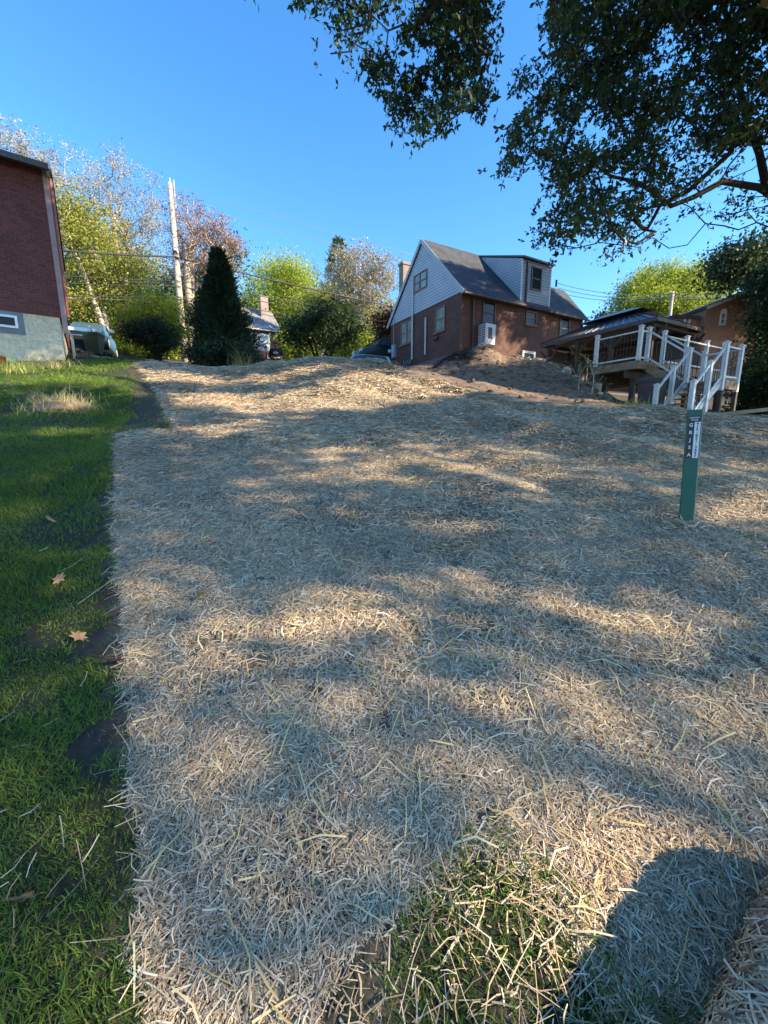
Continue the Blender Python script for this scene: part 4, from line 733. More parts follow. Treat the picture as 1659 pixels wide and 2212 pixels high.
# ================================================================== STRAW ROLL
E0 = np.array([1.245, .835]); ad = np.array([math.sin(R(56)), math.cos(R(56))]); RR_ = .155; RL = 1.3
zc = float(zt(*(E0 - ad * .4))) + RR_ - .02
ro = empty('straw_roll', (E0[0], E0[1], float(zt(*E0))), 0, 'rolled up straw blanket lying at the lower right corner', 'straw roll')
axv = np.array([ad[0], ad[1], float(zt(*E0) - zt(*(E0 - ad * 1.2))) / 1.2]); axv /= np.linalg.norm(axv); per = np.array([-ad[1], ad[0], 0]); upv = np.cross(axv, per); upv = upv if upv[2] > 0 else -upv
C0 = np.array([0, 0, RR_ - .02])
m = MB(); m.tube([C0 - axv * RL * t for t in np.linspace(0, 1, 20)], [RR_ * (1 + .02 * math.sin(k * 2.3)) for k in range(20)], 40); m.build('roll_core', M['straw'], ro, True)
n = 26000; t = rng.uniform(0, RL, n); ph_ = rng.uniform(0, 6.28, n); rad = RR_ + rng.uniform(-.002, .014, n)
base_ = C0 - axv * t[:, None] + (per * np.cos(ph_)[:, None] + upv * np.sin(ph_)[:, None]) * rad[:, None]
tg = -per * np.sin(ph_)[:, None] + upv * np.cos(ph_)[:, None]; nr_ = per * np.cos(ph_)[:, None] + upv * np.sin(ph_)[:, None]
an = rng.normal(.0, .75, n); d = tg * np.cos(an)[:, None] + axv * np.sin(an)[:, None] + nr_ * rng.normal(0, .08, n)[:, None]; sd = np.cross(d, nr_); ln = rng.uniform(.02, .055, n)[:, None]; wd = rng.uniform(.0016, .003, n)[:, None]
mid = base_ + nr_ * (ln * ln / RR_ * .3)
V = np.stack([base_ - d * ln - sd * wd - nr_ * .003, base_ - d * ln + sd * wd - nr_ * .003, mid - sd * wd, mid + sd * wd, base_ + d * ln - sd * wd - nr_ * .003, base_ + d * ln + sd * wd - nr_ * .003], 1).reshape(-1, 3); b = np.arange(n) * 6
npmesh('roll_straw', V, [np.concatenate([np.stack([b, b + 2, b + 3, b + 1], 1), np.stack([b + 2, b + 4, b + 5, b + 3], 1)])], M['straw'], ro)
# ================================================================== PERSON, LAMP
pp = at(599, 19.0); zp = P(599, 739, 19)[2]; Hh = 1.78; pz = zp - Hh
pe = empty('person', (pp.x, pp.y, max(pz, pp.z - .3)), R(8), 'person in a dark hooded top and reddish cap standing beyond the straw crest', 'person')
def skin(name, verts, edges, rad, matn, parent, lvl=2, root=0):
    me = bpy.data.meshes.new(name); me.from_pydata(verts, edges, []); o = bpy.data.objects.new(name, me); col.objects.link(o)
    sm = o.modifiers.new('s', 'SKIN'); me.skin_vertices[0].data[root].use_root = True
    for k, q in enumerate(rad): me.skin_vertices[0].data[k].radius = q if hasattr(q, '__len__') else (q, q)
    sb = o.modifiers.new('u', 'SUBSURF'); sb.levels = sb.render_levels = lvl
    nm = bpy.data.meshes.new_from_object(o.evaluated_get(bpy.context.evaluated_depsgraph_get())); bpy.data.objects.remove(o); nm.polygons.foreach_set('use_smooth', np.ones(len(nm.polygons), bool)); nm.materials.clear(); return link(name, nm, M[matn], parent)
# body: pelvis, spine, neck, head, arms folded low in front with five fingers each, legs
v = [(0, 0, .95), (0, 0, 1.15), (0, 0, 1.38), (0, .0, 1.50), (0, -.015, 1.57), (0, -.03, 1.66), (0, -.03, 1.74)]; e = [(0, 1), (1, 2), (2, 3), (3, 4), (4, 5), (5, 6)]
rd = [(.17, .13), (.16, .12), (.19, .13), (.11, .09), (.06, .06), (.085, .095), (.07, .08)]
for s in (-1, 1):
    b = len(v); v += [(s * .19, 0, 1.44), (s * .29, .02, 1.18), (s * .14, -.20, 1.08), (s * .07, -.23, 1.07)]; e += [(2, b), (b, b + 1), (b + 1, b + 2), (b + 2, b + 3)]; rd += [(.075, .075), (.055, .055), (.036, .036), (.035, .02)]
    for k in range(4): c = len(v); v += [(s * (.02 - .005 * (k % 2)), -.245, 1.10 - k * .021), (s * -.02, -.235, 1.095 - k * .021)]; e += [(b + 3, c), (c, c + 1)]; rd += [(.0095, .0095), (.008, .008)]
    c = len(v); v += [(s * .075, -.25, 1.12)]; e += [(b + 3, c)]; rd += [(.011, .011)]
    b = len(v); v += [(s * .10, 0, .86), (s * .12, -.01, .50), (s * .13, .02, .10), (s * .14, -.14, .04)]; e += [(0, b), (b, b + 1), (b + 1, b + 2), (b + 2, b + 3)]; rd += [(.095, .1), (.065, .07), (.045, .05), (.045, .035)]
skin('body', v, e, rd, 'skin', pe)
v = [(0, 0, .92), (0, 0, 1.15), (0, 0, 1.40), (0, .0, 1.49)]; e = [(0, 1), (1, 2), (2, 3)]; rd = [(.22, .17), (.20, .155), (.225, .16), (.12, .105)]
for s in (-1, 1): b = len(v); v += [(s * .20, 0, 1.44), (s * .30, .02, 1.18), (s * .16, -.18, 1.085)]; e += [(2, b), (b, b + 1), (b + 1, b + 2)]; rd += [(.098, .098), (.078, .078), (.055, .055)]
skin('hooded_top', v, e, rd, 'cloth_black', pe)
v = [(0, 0, .97)]; e = []; rd = [(.18, .145)]
for s in (-1, 1): b = len(v); v += [(s * .105, 0, .84), (s * .12, -.01, .50), (s * .13, .02, .10)]; e += [(0, b), (b, b + 1), (b + 1, b + 2)]; rd += [(.115, .12), (.085, .09), (.07, .075)]
skin('trousers', v, e, rd, 'cloth_black', pe)
MB().lathe((0, -.035, 1.70), [(.105, 0), (.108, .03), (.098, .075), (.06, .115), (.01, .125)], 16).build('cap', M['cloth_red'], pe, True)
m = MB(); m.prism([(-.07, -.12, 1.70), (-.055, -.20, 1.695), (.055, -.20, 1.695), (.07, -.12, 1.70)], (0, 0, .012)); m.build('cap_peak', M['cloth_red'], pe)
m = MB()
for s in (-1, 1): m.lathe((s * .032, -.118, 1.672), [(.004, -.008), (.011, 0), (.004, .008)], 8)
m.build('eyes', M['hair'], pe); m = MB(); m.add([(-.014, -.12, 1.635), (.014, -.12, 1.635), (0, -.122, 1.675), (0, -.145, 1.64)], [(0, 1, 3), (0, 3, 2), (1, 2, 3), (0, 2, 1)]); m.build('nose', M['skin'], pe)
m = MB(); m.lathe((0, -.065, 1.575), [(.02, -.03), (.062, 0), (.07, .03), (.06, .045)], 12); m.build('beard', M['hair'], pe, True)
m = MB(); m.prism([(-.12, -.168, 1.33), (.12, -.168, 1.33), (.09, -.175, 1.25), (-.09, -.175, 1.25)], (0, -.006, 0)); m.prism([(-.06, -.170, 1.37), (.06, -.170, 1.37), (.06, -.176, 1.345), (-.06, -.176, 1.345)], (0, -.006, 0)); m.build('chest_print', M['print_grey'], pe)
lp = at(578, 19.6); lt = empty('yard_lamp', lp, 0, 'slim black yard lamp on a post beside the standing person', 'lamp'); zt_ = P(578, 749, 19.6)[2] - lp.z
MB().tube([(0, 0, -.1), (0, 0, zt_ - .25)], .03, 8).build('lamp_pole', M['black_metal'], lt); MB().lathe((0, 0, zt_ - .25), [(.05, 0), (.10, .2), (.02, .2)], 6).build('lamp_glass', M['lens'], lt); MB().lathe((0, 0, zt_ - .045), [(.13, 0), (.05, .08), (.01, .12)], 6).build('lamp_cap', M['black_metal'], lt)
# ================================================================== TREES
LEAFSHAPE = {
 'diamond': (np.array([[0, 0, 0], [-.5, .45, .06], [0, 1, 0], [.5, .45, .06]]), [[0, 3, 2, 1]]),
 'oak': (np.array([[0, 0, 0], [-.22, .25, .03], [-.5, .52, .05], [-.28, .72, .03], [0, 1, -.05], [.28, .72, .03], [.5, .52, .05], [.22, .25, .03]]), [[0, 7, 6, 5, 4, 3, 2, 1]]),
 'needle': (np.array([[-.12, 0, 0], [.12, 0, 0], [.1, .9, 0], [0, 1, 0], [-.1, .9, 0]]), [[0, 1, 2, 3, 4]]),
}
def leafmesh(name, pts, size, aspect, matn, parent, shape='diamond', hang=.0, dirs=None, kind=None):
    n = len(pts); d = rng.normal(0, 1, (n, 3)) if dirs is None else dirs + rng.normal(0, .45, (n, 3)); d[:, 2] -= hang; d /= np.linalg.norm(d, axis=1)[:, None]
    s = np.cross(d, rng.normal(0, 1, (n, 3))); s /= np.linalg.norm(s, axis=1)[:, None] + 1e-9; u = np.cross(s, d); z = size * np.exp(rng.normal(0, .25, n))
    T, F = LEAFSHAPE[shape]; k = len(T)
    V = pts[:, None, :] + (s[:, None, :] * T[None, :, 0:1] * aspect + d[:, None, :] * T[None, :, 1:2] + u[:, None, :] * T[None, :, 2:3]) * z[:, None, None]
    b = np.arange(n)[:, None] * k; return npmesh(name, V.reshape(-1, 3), [np.concatenate([b + np.array(f)[None] for f in F])], M[matn], parent)
def skeleton(base, trunk, cents, r0, seed=0, droop=.15, ex=.62):
    """connect clump centres to the nearest branch: returns a tube mesh builder with pipe-model radii"""
    rr = np.random.default_rng(seed); nodes = [np.array(base, float)]; par = [-1]
    for t in trunk:
        a = nodes[-1]; b = np.array(t, float); k = max(2, int(np.linalg.norm(b - a) / .8)); i0 = len(nodes) - 1
        for j in range(1, k + 1):
            q = a + (b - a) * j / k
            if j < k: q = q + rr.normal(0, .04, 3)
            nodes.append(q); par.append(len(nodes) - 2)
    tn = len(nodes); bp = nodes[0]; order = np.argsort([np.linalg.norm(np.asarray(c) - nodes[tn - 1]) + .3 * np.linalg.norm(np.asarray(c)[:2] - bp[:2]) for c in cents]); ends = []
    for o_ in order:
        c = np.asarray(cents[o_], float); N = np.array(nodes); dv = c - N; ds = np.linalg.norm(dv, axis=1) + 1.2 * np.maximum(0, N[:, 2] - c[2] + .2); ds[:max(1, tn // 3)] += 50; i = int(np.argmin(ds)); L_ = np.linalg.norm(c - nodes[i]); k = max(2, int(L_ / .5)); a = nodes[i]; last = i
        sg = rr.normal(0, .06, 3) * L_; sg[2] -= L_ * droop * rr.random()
        for j in range(1, k + 1):
            t = j / k; q = a + (c - a) * t + sg * 4 * t * (1 - t) + rr.normal(0, .015 * L_ / k, 3); nodes.append(q); par.append(last); last = len(nodes) - 1
        ends.append(last)
    wgt = np.zeros(len(nodes))
    for i in ends: wgt[i] += 1
    for i in range(len(nodes) - 1, 0, -1): wgt[par[i]] += wgt[i]
    tot = max(wgt[0], 1); rad = np.maximum(r0 * (wgt / tot) ** ex, .007 + r0 * .03)
    for i in range(tn): rad[i] = max(rad[i], r0 * (1 - .5 * i / tn))
    rad[0] *= 1.25; m = MB(); ch = {}
    for i in range(1, len(nodes)): ch.setdefault(par[i], []).append(i)
    stack = [(0, None)]; done = set()
    def run(start, frm):
        pts = [nodes[frm]] if frm is not None else []; rs = [min(rad[start] * 1.1, rad[frm])] if frm is not None else []; i = start
        while True:
            pts.append(nodes[i]); rs.append(rad[i]); c = ch.get(i, [])
            if not c: break
            c = sorted(c, key=lambda k: -rad[k]); 
            for o_ in c[1:]: stack.append((o_, i))
            i = c[0]
        if len(pts) > 1: m.tube(pts, rs, 9 if rs[0] > .1 else 5, cap=False)
    while stack: a, b = stack.pop(); run(a, b)
    return m
def crown_pts(blobs, n, seed, surf=.35):
    """clump centres in ellipsoids (cx,cy,cz,rx,ry,rz)"""
    rr = np.random.default_rng(seed); w_ = np.array([b[3] * b[4] * b[5] for b in blobs]) ** .67; w_ /= w_.sum(); out = []
    for b, k in zip(blobs, (w_ * n).astype(int) + 2):
        d = rr.normal(0, 1, (k, 3)); d /= np.linalg.norm(d, axis=1)[:, None]; q = rr.random(k) ** surf; out.append(np.array(b[:3]) + d * q[:, None] * np.array(b[3:6]))
    return np.concatenate(out)
def PB(px, row, Y, rx, rz, ry=None):              # ellipsoid from picture position and half sizes in picture pixels
    c = P(px, row, Y); k = Y * CP / FPX * 1.08; return (c[0], c[1], c[2], rx * k, (ry or (rx + rz) / 2) * k, rz * k)
def tree(name, label, basepx, Y, blobs, nclump, per, size, leaf, bark='bark', r0=.2, sig=.5, shape='diamond', aspect=.7, group=None, trunk_h=.35, seed=1, cat='tree', surf=.5, stems=1, hang=0., lean=0., tag_=True):
    b = at(basepx, Y); t = empty(name, b, 0, label, cat, group); c = crown_pts(blobs, nclump, seed, surf) - np.array(b); c = c[c[:, 2] > .15]
    zc = c[:, 2].mean(); top = np.array([c[:, 0].mean() * .5 + lean, c[:, 1].mean() * .5, zc * 1.0]); m = MB(); m.v = []; m.f = []
    if stems == 1: mm = skeleton((0, 0, -.2), [top * [.35, .35, trunk_h], top], c, r0 * .75, seed); m = mm
    else:
        ang = np.arctan2(c[:, 1] - c[:, 1].mean(), c[:, 0] - c[:, 0].mean()); idx = ((ang + math.pi) / (2 * math.pi) * stems).astype(int) % stems
        for s in range(stems):
            cs = c[idx == s]
            if len(cs): tp = cs.mean(0); mm = skeleton((tp[0] * .05, tp[1] * .05, -.2), [tp * [.5, .5, .55], tp * [.9, .9, .95]], cs, r0 * .55, seed + s); m.add(mm.v, mm.f)
    m.build('trunk', M[bark], t, True)
    k = len(c); per_ = np.maximum(1, (per * np.exp(rng.normal(0, .4, k))).astype(int)); p = np.repeat(c, per_, 0) + rng.normal(0, 1, (per_.sum(), 3)) * np.array([1, 1, .7]) * sig
    p = p[p[:, 2] > .05]; leafmesh('crown', p, size, aspect, leaf, t, shape, hang)
    return t
G1 = 'trees along the far side of the street'
tree('tall_tree', 'tall pale leaved tree rising behind the left red brick house', 40, 26, [PB(40, 340, 26, 60, 55), PB(80, 390, 26, 50, 60), PB(-40, 420, 26, 80, 90)], 190, 60, .085, 'leaf_pale', 'bark_pale', .18, .26, seed=11, group=G1)
tree('tall_tree', 'tallest thin branched tree with silvery leaves just left of the utility pole', 268, 30, [PB(170, 400, 30, 48, 60), PB(250, 390, 30, 45, 60), PB(250, 460, 30, 70, 60), PB(330, 450, 30, 40, 55), PB(300, 540, 30, 60, 60)], 300, 36, .09, 'leaf_pale', 'bark_pale', .32, .28, seed=12, group=G1, trunk_h=.3, stems=2)
tree('leafy_tree', 'yellow green tree with twin slanting trunks behind the silver blue car', 245, 27, [PB(150, 470, 28, 55, 55), PB(190, 530, 28, 75, 70), PB(140, 590, 28, 50, 70), PB(250, 590, 28, 60, 60), PB(200, 660, 28, 80, 50)], 240, 130, .115, 'leaf_yellow', 'bark_pale', .28, .5, seed=13, group=G1, stems=2)
tree('leafy_tree', 'dense green tree behind the yellow green one and its twin trunks', 180, 36, [PB(230, 560, 36, 70, 60), PB(300, 590, 36, 60, 50), PB(150, 640, 36, 80, 70), PB(330, 650, 36, 60, 60), PB(230, 700, 36, 120, 50)], 190, 150, .15, 'leaf_green', 'bark', .3, .7, seed=14, group=G1)
tree('bare_tree', 'purplish thinly leaved tree just right of the utility pole', 418, 26.5, [PB(400, 480, 27, 45, 50), PB(450, 500, 27, 45, 50), PB(500, 530, 27, 30, 50), PB(440, 570, 27, 55, 45), PB(385, 560, 27, 30, 50)], 300, 36, .08, 'leaf_purple', 'bark_pale', .34, .22, seed=15, group=G1, stems=3)
tree('leafy_tree', 'green tree with orange tinged leaves behind the purplish tree', 455, 34, [PB(420, 600, 34, 60, 40), PB(480, 560, 34, 40, 40), PB(400, 670, 34, 60, 50), PB(470, 640, 34, 40, 60)], 90, 100, .2, 'leaf_olive', 'bark_pale', .22, .6, seed=16, group=G1)
tree('leafy_tree', 'bright green round topped tree left of centre above the orange brick house', 590, 58, [PB(600, 610, 58, 50, 38), PB(650, 610, 58, 36, 44), PB(590, 660, 58, 70, 40), PB(660, 670, 58, 60, 45)], 230, 150, .20, 'leaf_lime', 'bark', .4, 1.0, seed=17)
tree('leafy_tree', 'yellow tinged tree behind the dark spreading tree', 690, 42, [PB(690, 660, 42, 55, 40), PB(690, 700, 42, 55, 40), PB(740, 680, 42, 50, 50), PB(780, 700, 42, 60, 50)], 160, 130, .16, 'leaf_yellow', 'bark_pale', .25, .7, seed=18)
tree('leafy_tree', 'green tree filling the gap above the street behind the yellow tinged tree', 720, 50, [PB(740, 720, 50, 90, 50), PB(800, 720, 50, 60, 50)], 160, 170, .2, 'leaf_green', 'bark', .3, 1.0, seed=19)
tree('pale_tree', 'pale tan thin leaved tree left of the white gable', 775, 38, [PB(770, 570, 38, 45, 40), PB(800, 600, 38, 50, 45), PB(745, 610, 38, 42, 45), PB(790, 650, 38, 60, 40), PB(830, 590, 38, 28, 40)], 320, 50, .12, 'leaf_tan', 'bark_pale', .3, .33, seed=20)
tree('spreading_tree', 'low dark multi stemmed tree with a wide crown between crest and street', 700, 21, [PB(650, 710, 21, 38, 22), PB(700, 690, 21, 45, 28), PB(750, 705, 21, 38, 25), PB(725, 730, 21, 50, 20), PB(640, 735, 21, 30, 14)], 130, 52, .11, 'leaf_dark', 'bark_dark', .12, .30, seed=21, stems=4)
tree('maroon_tree', 'small dark reddish tree against the left corner of the brick house', 842, 30, [PB(835, 700, 30, 22, 30), PB(830, 745, 30, 26, 28)], 70, 80, .14, 'leaf_maroon', 'bark_dark', .12, .35, seed=22)
tree('yew_tree', 'sunlit upper part of the low spreading evergreen in front of the utility pole', 345, 19.5, [PB(300, 680, 19.5, 40, 22), PB(360, 665, 19.5, 45, 24), PB(340, 700, 19.5, 55, 26), PB(290, 720, 19.5, 38, 18), PB(370, 720, 19.5, 40, 25)], 130, 110, .10, 'leaf_lime', 'bark_dark', .14, .24, shape='needle', aspect=.9, seed=23)  # sunlight on the yew's top put into its lime leaf colour
tree('yew_tree', 'shaded lower part of the low spreading evergreen', 338, 18.8, [PB(330, 720, 18.8, 55, 22), PB(345, 745, 18.8, 32, 18)], 70, 130, .10, 'leaf_conifer', 'bark_dark', .16, .22, shape='needle', aspect=.9, seed=24)  # shade under the same yew, put into a separate dark leaved copy
tree('leafy_tree', 'broad yellow green tree behind the gazebo roof', 1440, 48, [PB(1370, 640, 48, 40, 40), PB(1430, 620, 48, 55, 45), PB(1490, 615, 48, 50, 40), PB(1530, 640, 48, 35, 40), PB(1440, 670, 48, 100, 30)], 300, 150, .18, 'leaf_lime', 'bark', .4, .6, seed=25)
tree('leafy_tree', 'small faint tree just right of the brick house corner', 1310, 44, [PB(1315, 700, 44, 30, 22)], 30, 70, .25, 'leaf_olive', 'bark', .2, .5, seed=26)
tree('leafy_tree', 'dark green tree leaning over the right brick house', 1700, 27, [PB(1630, 555, 27, 60, 42), PB(1735, 600, 27, 60, 80), PB(1585, 580, 27, 35, 30), PB(1720, 640, 27, 50, 40)], 150, 120, .18, 'leaf_olive', 'bark', .3, .55, seed=27)
for q, (bx_, Yb, bl, lb_, sd_) in enumerate([(1700, 18, [PB(1705, 600, 18, 42, 60), PB(1688, 700, 18, 30, 70), PB(1700, 800, 18, 50, 80)], 'dark shaded tree at the right edge beyond the deck', 28), (1630, 20, [PB(1668, 800, 20, 32, 50), PB(1640, 860, 20, 40, 34), PB(1700, 860, 20, 60, 50)], 'dark shrubby tree at the right edge under the shaded tree', 29)]):
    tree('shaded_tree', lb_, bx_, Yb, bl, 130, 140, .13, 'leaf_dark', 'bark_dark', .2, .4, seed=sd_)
# conifers: whorls of drooping sprays round a straight trunk
def conifer(name, label, px, Y, rowtop, rowbot, prof, leaf, n, size, seed, dense=1., cat='tree'):
    b = at(px, Y); rr = np.random.default_rng(seed); t = empty(name, b, 0, label, cat); H_ = P(px, rowtop, Y)[2] - b.z; pts, dr = [], []
    m = MB(); m.tube([(0, 0, -.2), (0, 0, H_ * .5), (0, 0, H_ * .98)], [.03 * H_ + .02, .018 * H_, .01], 8)
    k_ = Y * CP / FPX * 1.08; hs_ = [q[0] for q in prof]; ws = [q[1] * k_ for q in prof]
    for i in range(n):
        h_ = rr.random() ** .9; rmax = np.interp(h_, hs_, ws); a = rr.uniform(0, 6.28); lob = 1 + .30 * math.sin(a * 3 + h_ * 9 + seed) + .12 * math.sin(a * 7 - h_ * 23); r_ = rmax * lob * rr.uniform(.75, 1.08)
        q = np.array([math.cos(a) * r_, math.sin(a) * r_, h_ * H_]); c0 = np.array([0, 0, max(.05, h_ * H_ - r_ * .12)])
        if i % 6 == 0: m.tube([c0, q * [.55, .55, 1] - [0, 0, .03], q], [.018 * (1 - h_) + .008, .01, .004], 4, cap=False)
        kk = 26; u = rr.random(kk) ** .5; pts.append(c0 + (q - c0) * (.35 + .65 * u)[:, None] + rr.normal(0, .07 * r_ + .03, (kk, 3))); dr.append(np.tile((q - c0) / (np.linalg.norm(q - c0) + 1e-6) + [0, 0, .5], (kk, 1)))
    m.build('trunk', M['bark_dark'], t, True); leafmesh('crown', np.concatenate(pts), size, .55, leaf, t, 'needle', 0, np.concatenate(dr)); return t
conifer('dark_conifer', 'large dark cone shaped evergreen in front of the orange brick house', 487, 17, 545, 795, [(0, 36), (.08, 46), (.28, 49), (.45, 41), (.6, 28), (.8, 16), (.93, 6), (1, 2)], 'leaf_conifer', 2200, .16, 5)
conifer('pine_tree', 'tall pine with a pointed top left of the pale tan tree', 735, 45, 517, 770, [(0, 25), (.4, 30), (.6, 30), (.8, 20), (.9, 12), (1, 2)], 'leaf_olive', 420, .34, 6)
conifer('cone_shrub', 'small dark cone shaped shrub in front of the black sedan', 648, 19, 758, 792, [(0, 16), (.3, 15), (.7, 8), (1, 1)], 'leaf_conifer', 260, .07, 7, cat='shrub')
def shrub(name, label, px, Y, blobs, n, per, size, leaf, seed, **k): return tree(name, label, px, Y, blobs, n, per, size, leaf, k.pop('bark', 'bark_dark'), .03, k.pop('sig', .16), seed=seed, cat='shrub', **k)
shrub('dark_shrub', 'dark shrub at the foot of the large conifer, left of the dry grass', 455, 16, [PB(450, 765, 16, 38, 30)], 40, 130, .08, 'leaf_conifer', 31)
shrub('dark_shrub', 'dark shrub at the foot of the large conifer, right of the dry grass', 530, 16.2, [PB(528, 770, 16, 18, 20)], 40, 130, .08, 'leaf_conifer', 32)
for q, (px, Y, rx, rz) in enumerate([(275, 30, 40, 30), (330, 28, 40, 26), (382, 30, 36, 26), (640, 31, 40, 34), (760, 33, 40, 34), (815, 34, 40, 34)]):
    shrub('lime_bush', ['sunlit lime bush between the pale trunks left of the yew', 'sunlit lime bush seen under the spreading yew', 'sunlit lime bush at the foot of the utility pole', 'sunlit lime bush right of the standing person', 'sunlit lime bush behind the stems of the dark spreading tree', 'sunlit lime bush behind the pale car'][q], px, Y, [PB(px, 755, Y, rx, rz)], 50, 100, .14, 'leaf_lime', 40 + q, sig=.35, group='sunlit bushes along the street')
# ---- big oak: two boughs hanging into the picture, crown filled from silhouettes, trunk off to the right
OB = np.array([13.6, 10.8]); oz = float(zt(*OB))
oak = empty('oak_tree', (OB[0], OB[1], oz), 0, 'huge dark oak whose leafy boughs hang over the right half of the sky', 'tree')
CR1 = [(1200, -40), (1190, 60), (1165, 120), (1185, 145), (1125, 155), (1100, 190), (1150, 225), (1080, 260), (1065, 300), (1110, 330), (1085, 365), (1120, 395), (1170, 370), (1200, 400), (1180, 440), (1160, 500), (1130, 525), (1180, 545), (1250, 500), (1290, 520), (1330, 555), (1400, 545), (1420, 500), (1350, 455), (1450, 465), (1520, 470), (1560, 520), (1640, 500), (1700, 480), (1900, 500), (1900, -200), (1200, -200)]
CR2 = [(625, -60), (640, 15), (700, 50), (690, 110), (740, 140), (800, 175), (830, 215), (860, 260), (870, 300), (900, 305), (920, 260), (960, 280), (990, 240), (1030, 235), (1060, 240), (1080, 210), (1050, 150), (1090, 100), (1095, 30), (1080, -60), (1080, -220), (640, -220)]
LIMB = [(1425 + 9 * k, 425 + 16 * math.sin(k * .8)) for k in range(4)] + [(1450 + 12 * k, 440 - 3.4 * k * (1 if k < 12 else .9)) for k in range(18)]
HOLES = [([(1300, 380), (1350, 350), (1400, 380), (1380, 420), (1310, 415)]), ([(1440, 480), (1650, 470), (1650, 490), (1560, 540)]), ([(1120, 400), (1180, 405), (1160, 440)]), ([(900, 200), (950, 190), (945, 230), (905, 235)])]
def inset(poly, k): c = np.mean(poly, 0); return [tuple(c + (np.array(q) - c) * [k, 1]) for q in poly]
def fill(poly, n, y0, y1, seed, zmax=24):
    rr = np.random.default_rng(seed); xs = [q[0] for q in poly]; ys = [q[1] for q in poly]; out = []
    while len(out) < n:
        a, b = rr.uniform(min(xs), max(xs)), rr.uniform(min(ys), max(ys))
        if not inpoly(a, b, poly) or any(inpoly(a, b, h_) for h_ in HOLES): continue
        if float(vnoise(a, b, 34., 90 + seed)) + .5 * float(vnoise(a, b, 90., 95 + seed)) < -.20: continue
        if min(math.hypot(a - x_, b - y_) for x_, y_ in LIMB) < 13: continue
        best = None
        for _ in range(10):                          # choose the depth at which this spray does not stand in the light that reaches a sunlit patch
            Y = rr.uniform(y0, y1); p_ = P(a, b, Y)
            if p_[2] > zmax: continue
            g_ = shadow_at(p_[None])[0]; l_ = float(lit_p(g_[None])[0]); ok = l_ < .3
            best = p_
            if ok: break
        if best is not None: out.append(best)
    return np.array(out)
cl = fill(CR1, 1250, 9.5, 15, 3); cl2 = fill(inset(CR2, .93), 560, 7.5, 11, 4, 18)
mainl = [[10.6, 12, 8.0], [9.1, 12, 7.2], [8.2, 12.1, 7.7], [7.3, 12.2, 8.2], [5.9, 12.0, 9.2]]
m = skeleton((0, 0, -.3), [(-.3, .3, 4.6), (-.6, .2, 9), (-1.6, -.3, 13)], [c_ - np.array([OB[0], OB[1], oz]) for c_ in list(cl[::3]) + [np.array(q) for q in mainl]], .22, 9, .25)
m2 = skeleton((-.6, .2, 9), [P(1500, -220, 10) - np.array([OB[0], OB[1], oz]), P(1150, -260, 9.4) - np.array([OB[0], OB[1], oz]), P(860, -200, 9) - np.array([OB[0], OB[1], oz])], [q - np.array([OB[0], OB[1], oz]) for q in cl2[::4]], .12, 10, .3)
m.add(m2.v, m2.f)
o_ = np.array([OB[0], OB[1], oz]); pl = [P(1760, 470, 12.4), P(1640, 405, 12.2), P(1560, 392, 12), P(1500, 425, 12), P(1450, 445, 12), P(1425, 425, 12), P(1380, 395, 12), P(1320, 380, 12), P(1260, 340, 12), P(1200, 300, 12)]
m.tube([Vector((-.3, .3, 4.6))] + [Vector(q - o_) for q in pl], [.18, .12, .085, .072, .066, .06, .052, .042, .035, .025, .018], 10)
pl = [P(1659, 420, 12.2), P(1640, 330, 12.2), P(1610, 250, 12.1), P(1590, 150, 12), P(1570, 50, 12), P(1560, -40, 12)]; m.tube([Vector(q - o_) for q in pl], [.10, .085, .075, .065, .05, .035], 10)
m.build('trunk', M['bark_dark'], oak, True)
def sprays(cl, per, sig, ls, n_leaf=7):
    k = len(cl); q = np.repeat(cl, per, 0) + rng.normal(0, 1, (k * per, 3)) * sig; q = np.repeat(q, n_leaf, 0); n = len(q); d = rng.normal(0, 1, (n, 3)); d[:, 2] -= .35; k_ = rng.random(n) > .92 * np.clip(lit_p(shadow_at(q + o_)) * 1.5 - .5, 0, 1); return q[k_], d[k_]
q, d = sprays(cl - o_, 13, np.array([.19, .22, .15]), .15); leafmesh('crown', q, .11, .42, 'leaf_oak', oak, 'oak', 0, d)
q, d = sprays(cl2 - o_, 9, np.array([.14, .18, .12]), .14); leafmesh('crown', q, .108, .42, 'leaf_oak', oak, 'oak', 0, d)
# ---- the trees standing out of the picture to the right and behind, crowns shaped to shade all but the LIT patches
def shade_targets(n):
    xy = np.stack([rng.uniform(-19, 9, n), rng.uniform(-1, 22, n)], 1); p = np.column_stack([xy, zt(xy[:, 0], xy[:, 1])]); a, b, dd = proj(p)
    return p[(a > -150) & (a < 1810) & (b < 2400) & (dd > .1)]
def walls(n):
    out = []
    for o0, rz, ax, l0, l1, z0, z1 in ((HO, HR, 'x', 0, 9.6, 4.5, 12.3), (LO, LR, 'x', -7, 0, 3.7, 9.4), ((RO[0], RO[1]), RR, 'x', -6, 7, 3, 11), (KO, HR, 'x', -2, 7, 2, 7.2)):
        t = rng.uniform(l0, l1, n); z = rng.uniform(z0, z1, n); c, s = math.cos(rz), math.sin(rz); out.append(np.stack([o0[0] + c * t + 0 * z, o0[1] + s * t, z], 1))
    return np.concatenate(out)
tg = np.concatenate([shade_targets(36000), walls(6500)])
s0 = rng.uniform(11, 24, len(tg)); C = tg + SD * s0[:, None]
keep = np.zeros(len(tg), bool); cw = vnoise(C[:, 0], C[:, 1], 2.2, 51) + vnoise(C[:, 1], C[:, 2], 1.8, 52)
def seen(C): a, b, dd = proj(C); return (dd > .3) & (a > -60) & (a < 1760) & (b > -60) & (b < 2300)
for _ in range(12):
    vis = seen(C)
    if not vis.any(): break
    C[vis] = tg[vis] + SD * rng.uniform(11, 44, vis.sum())[:, None]
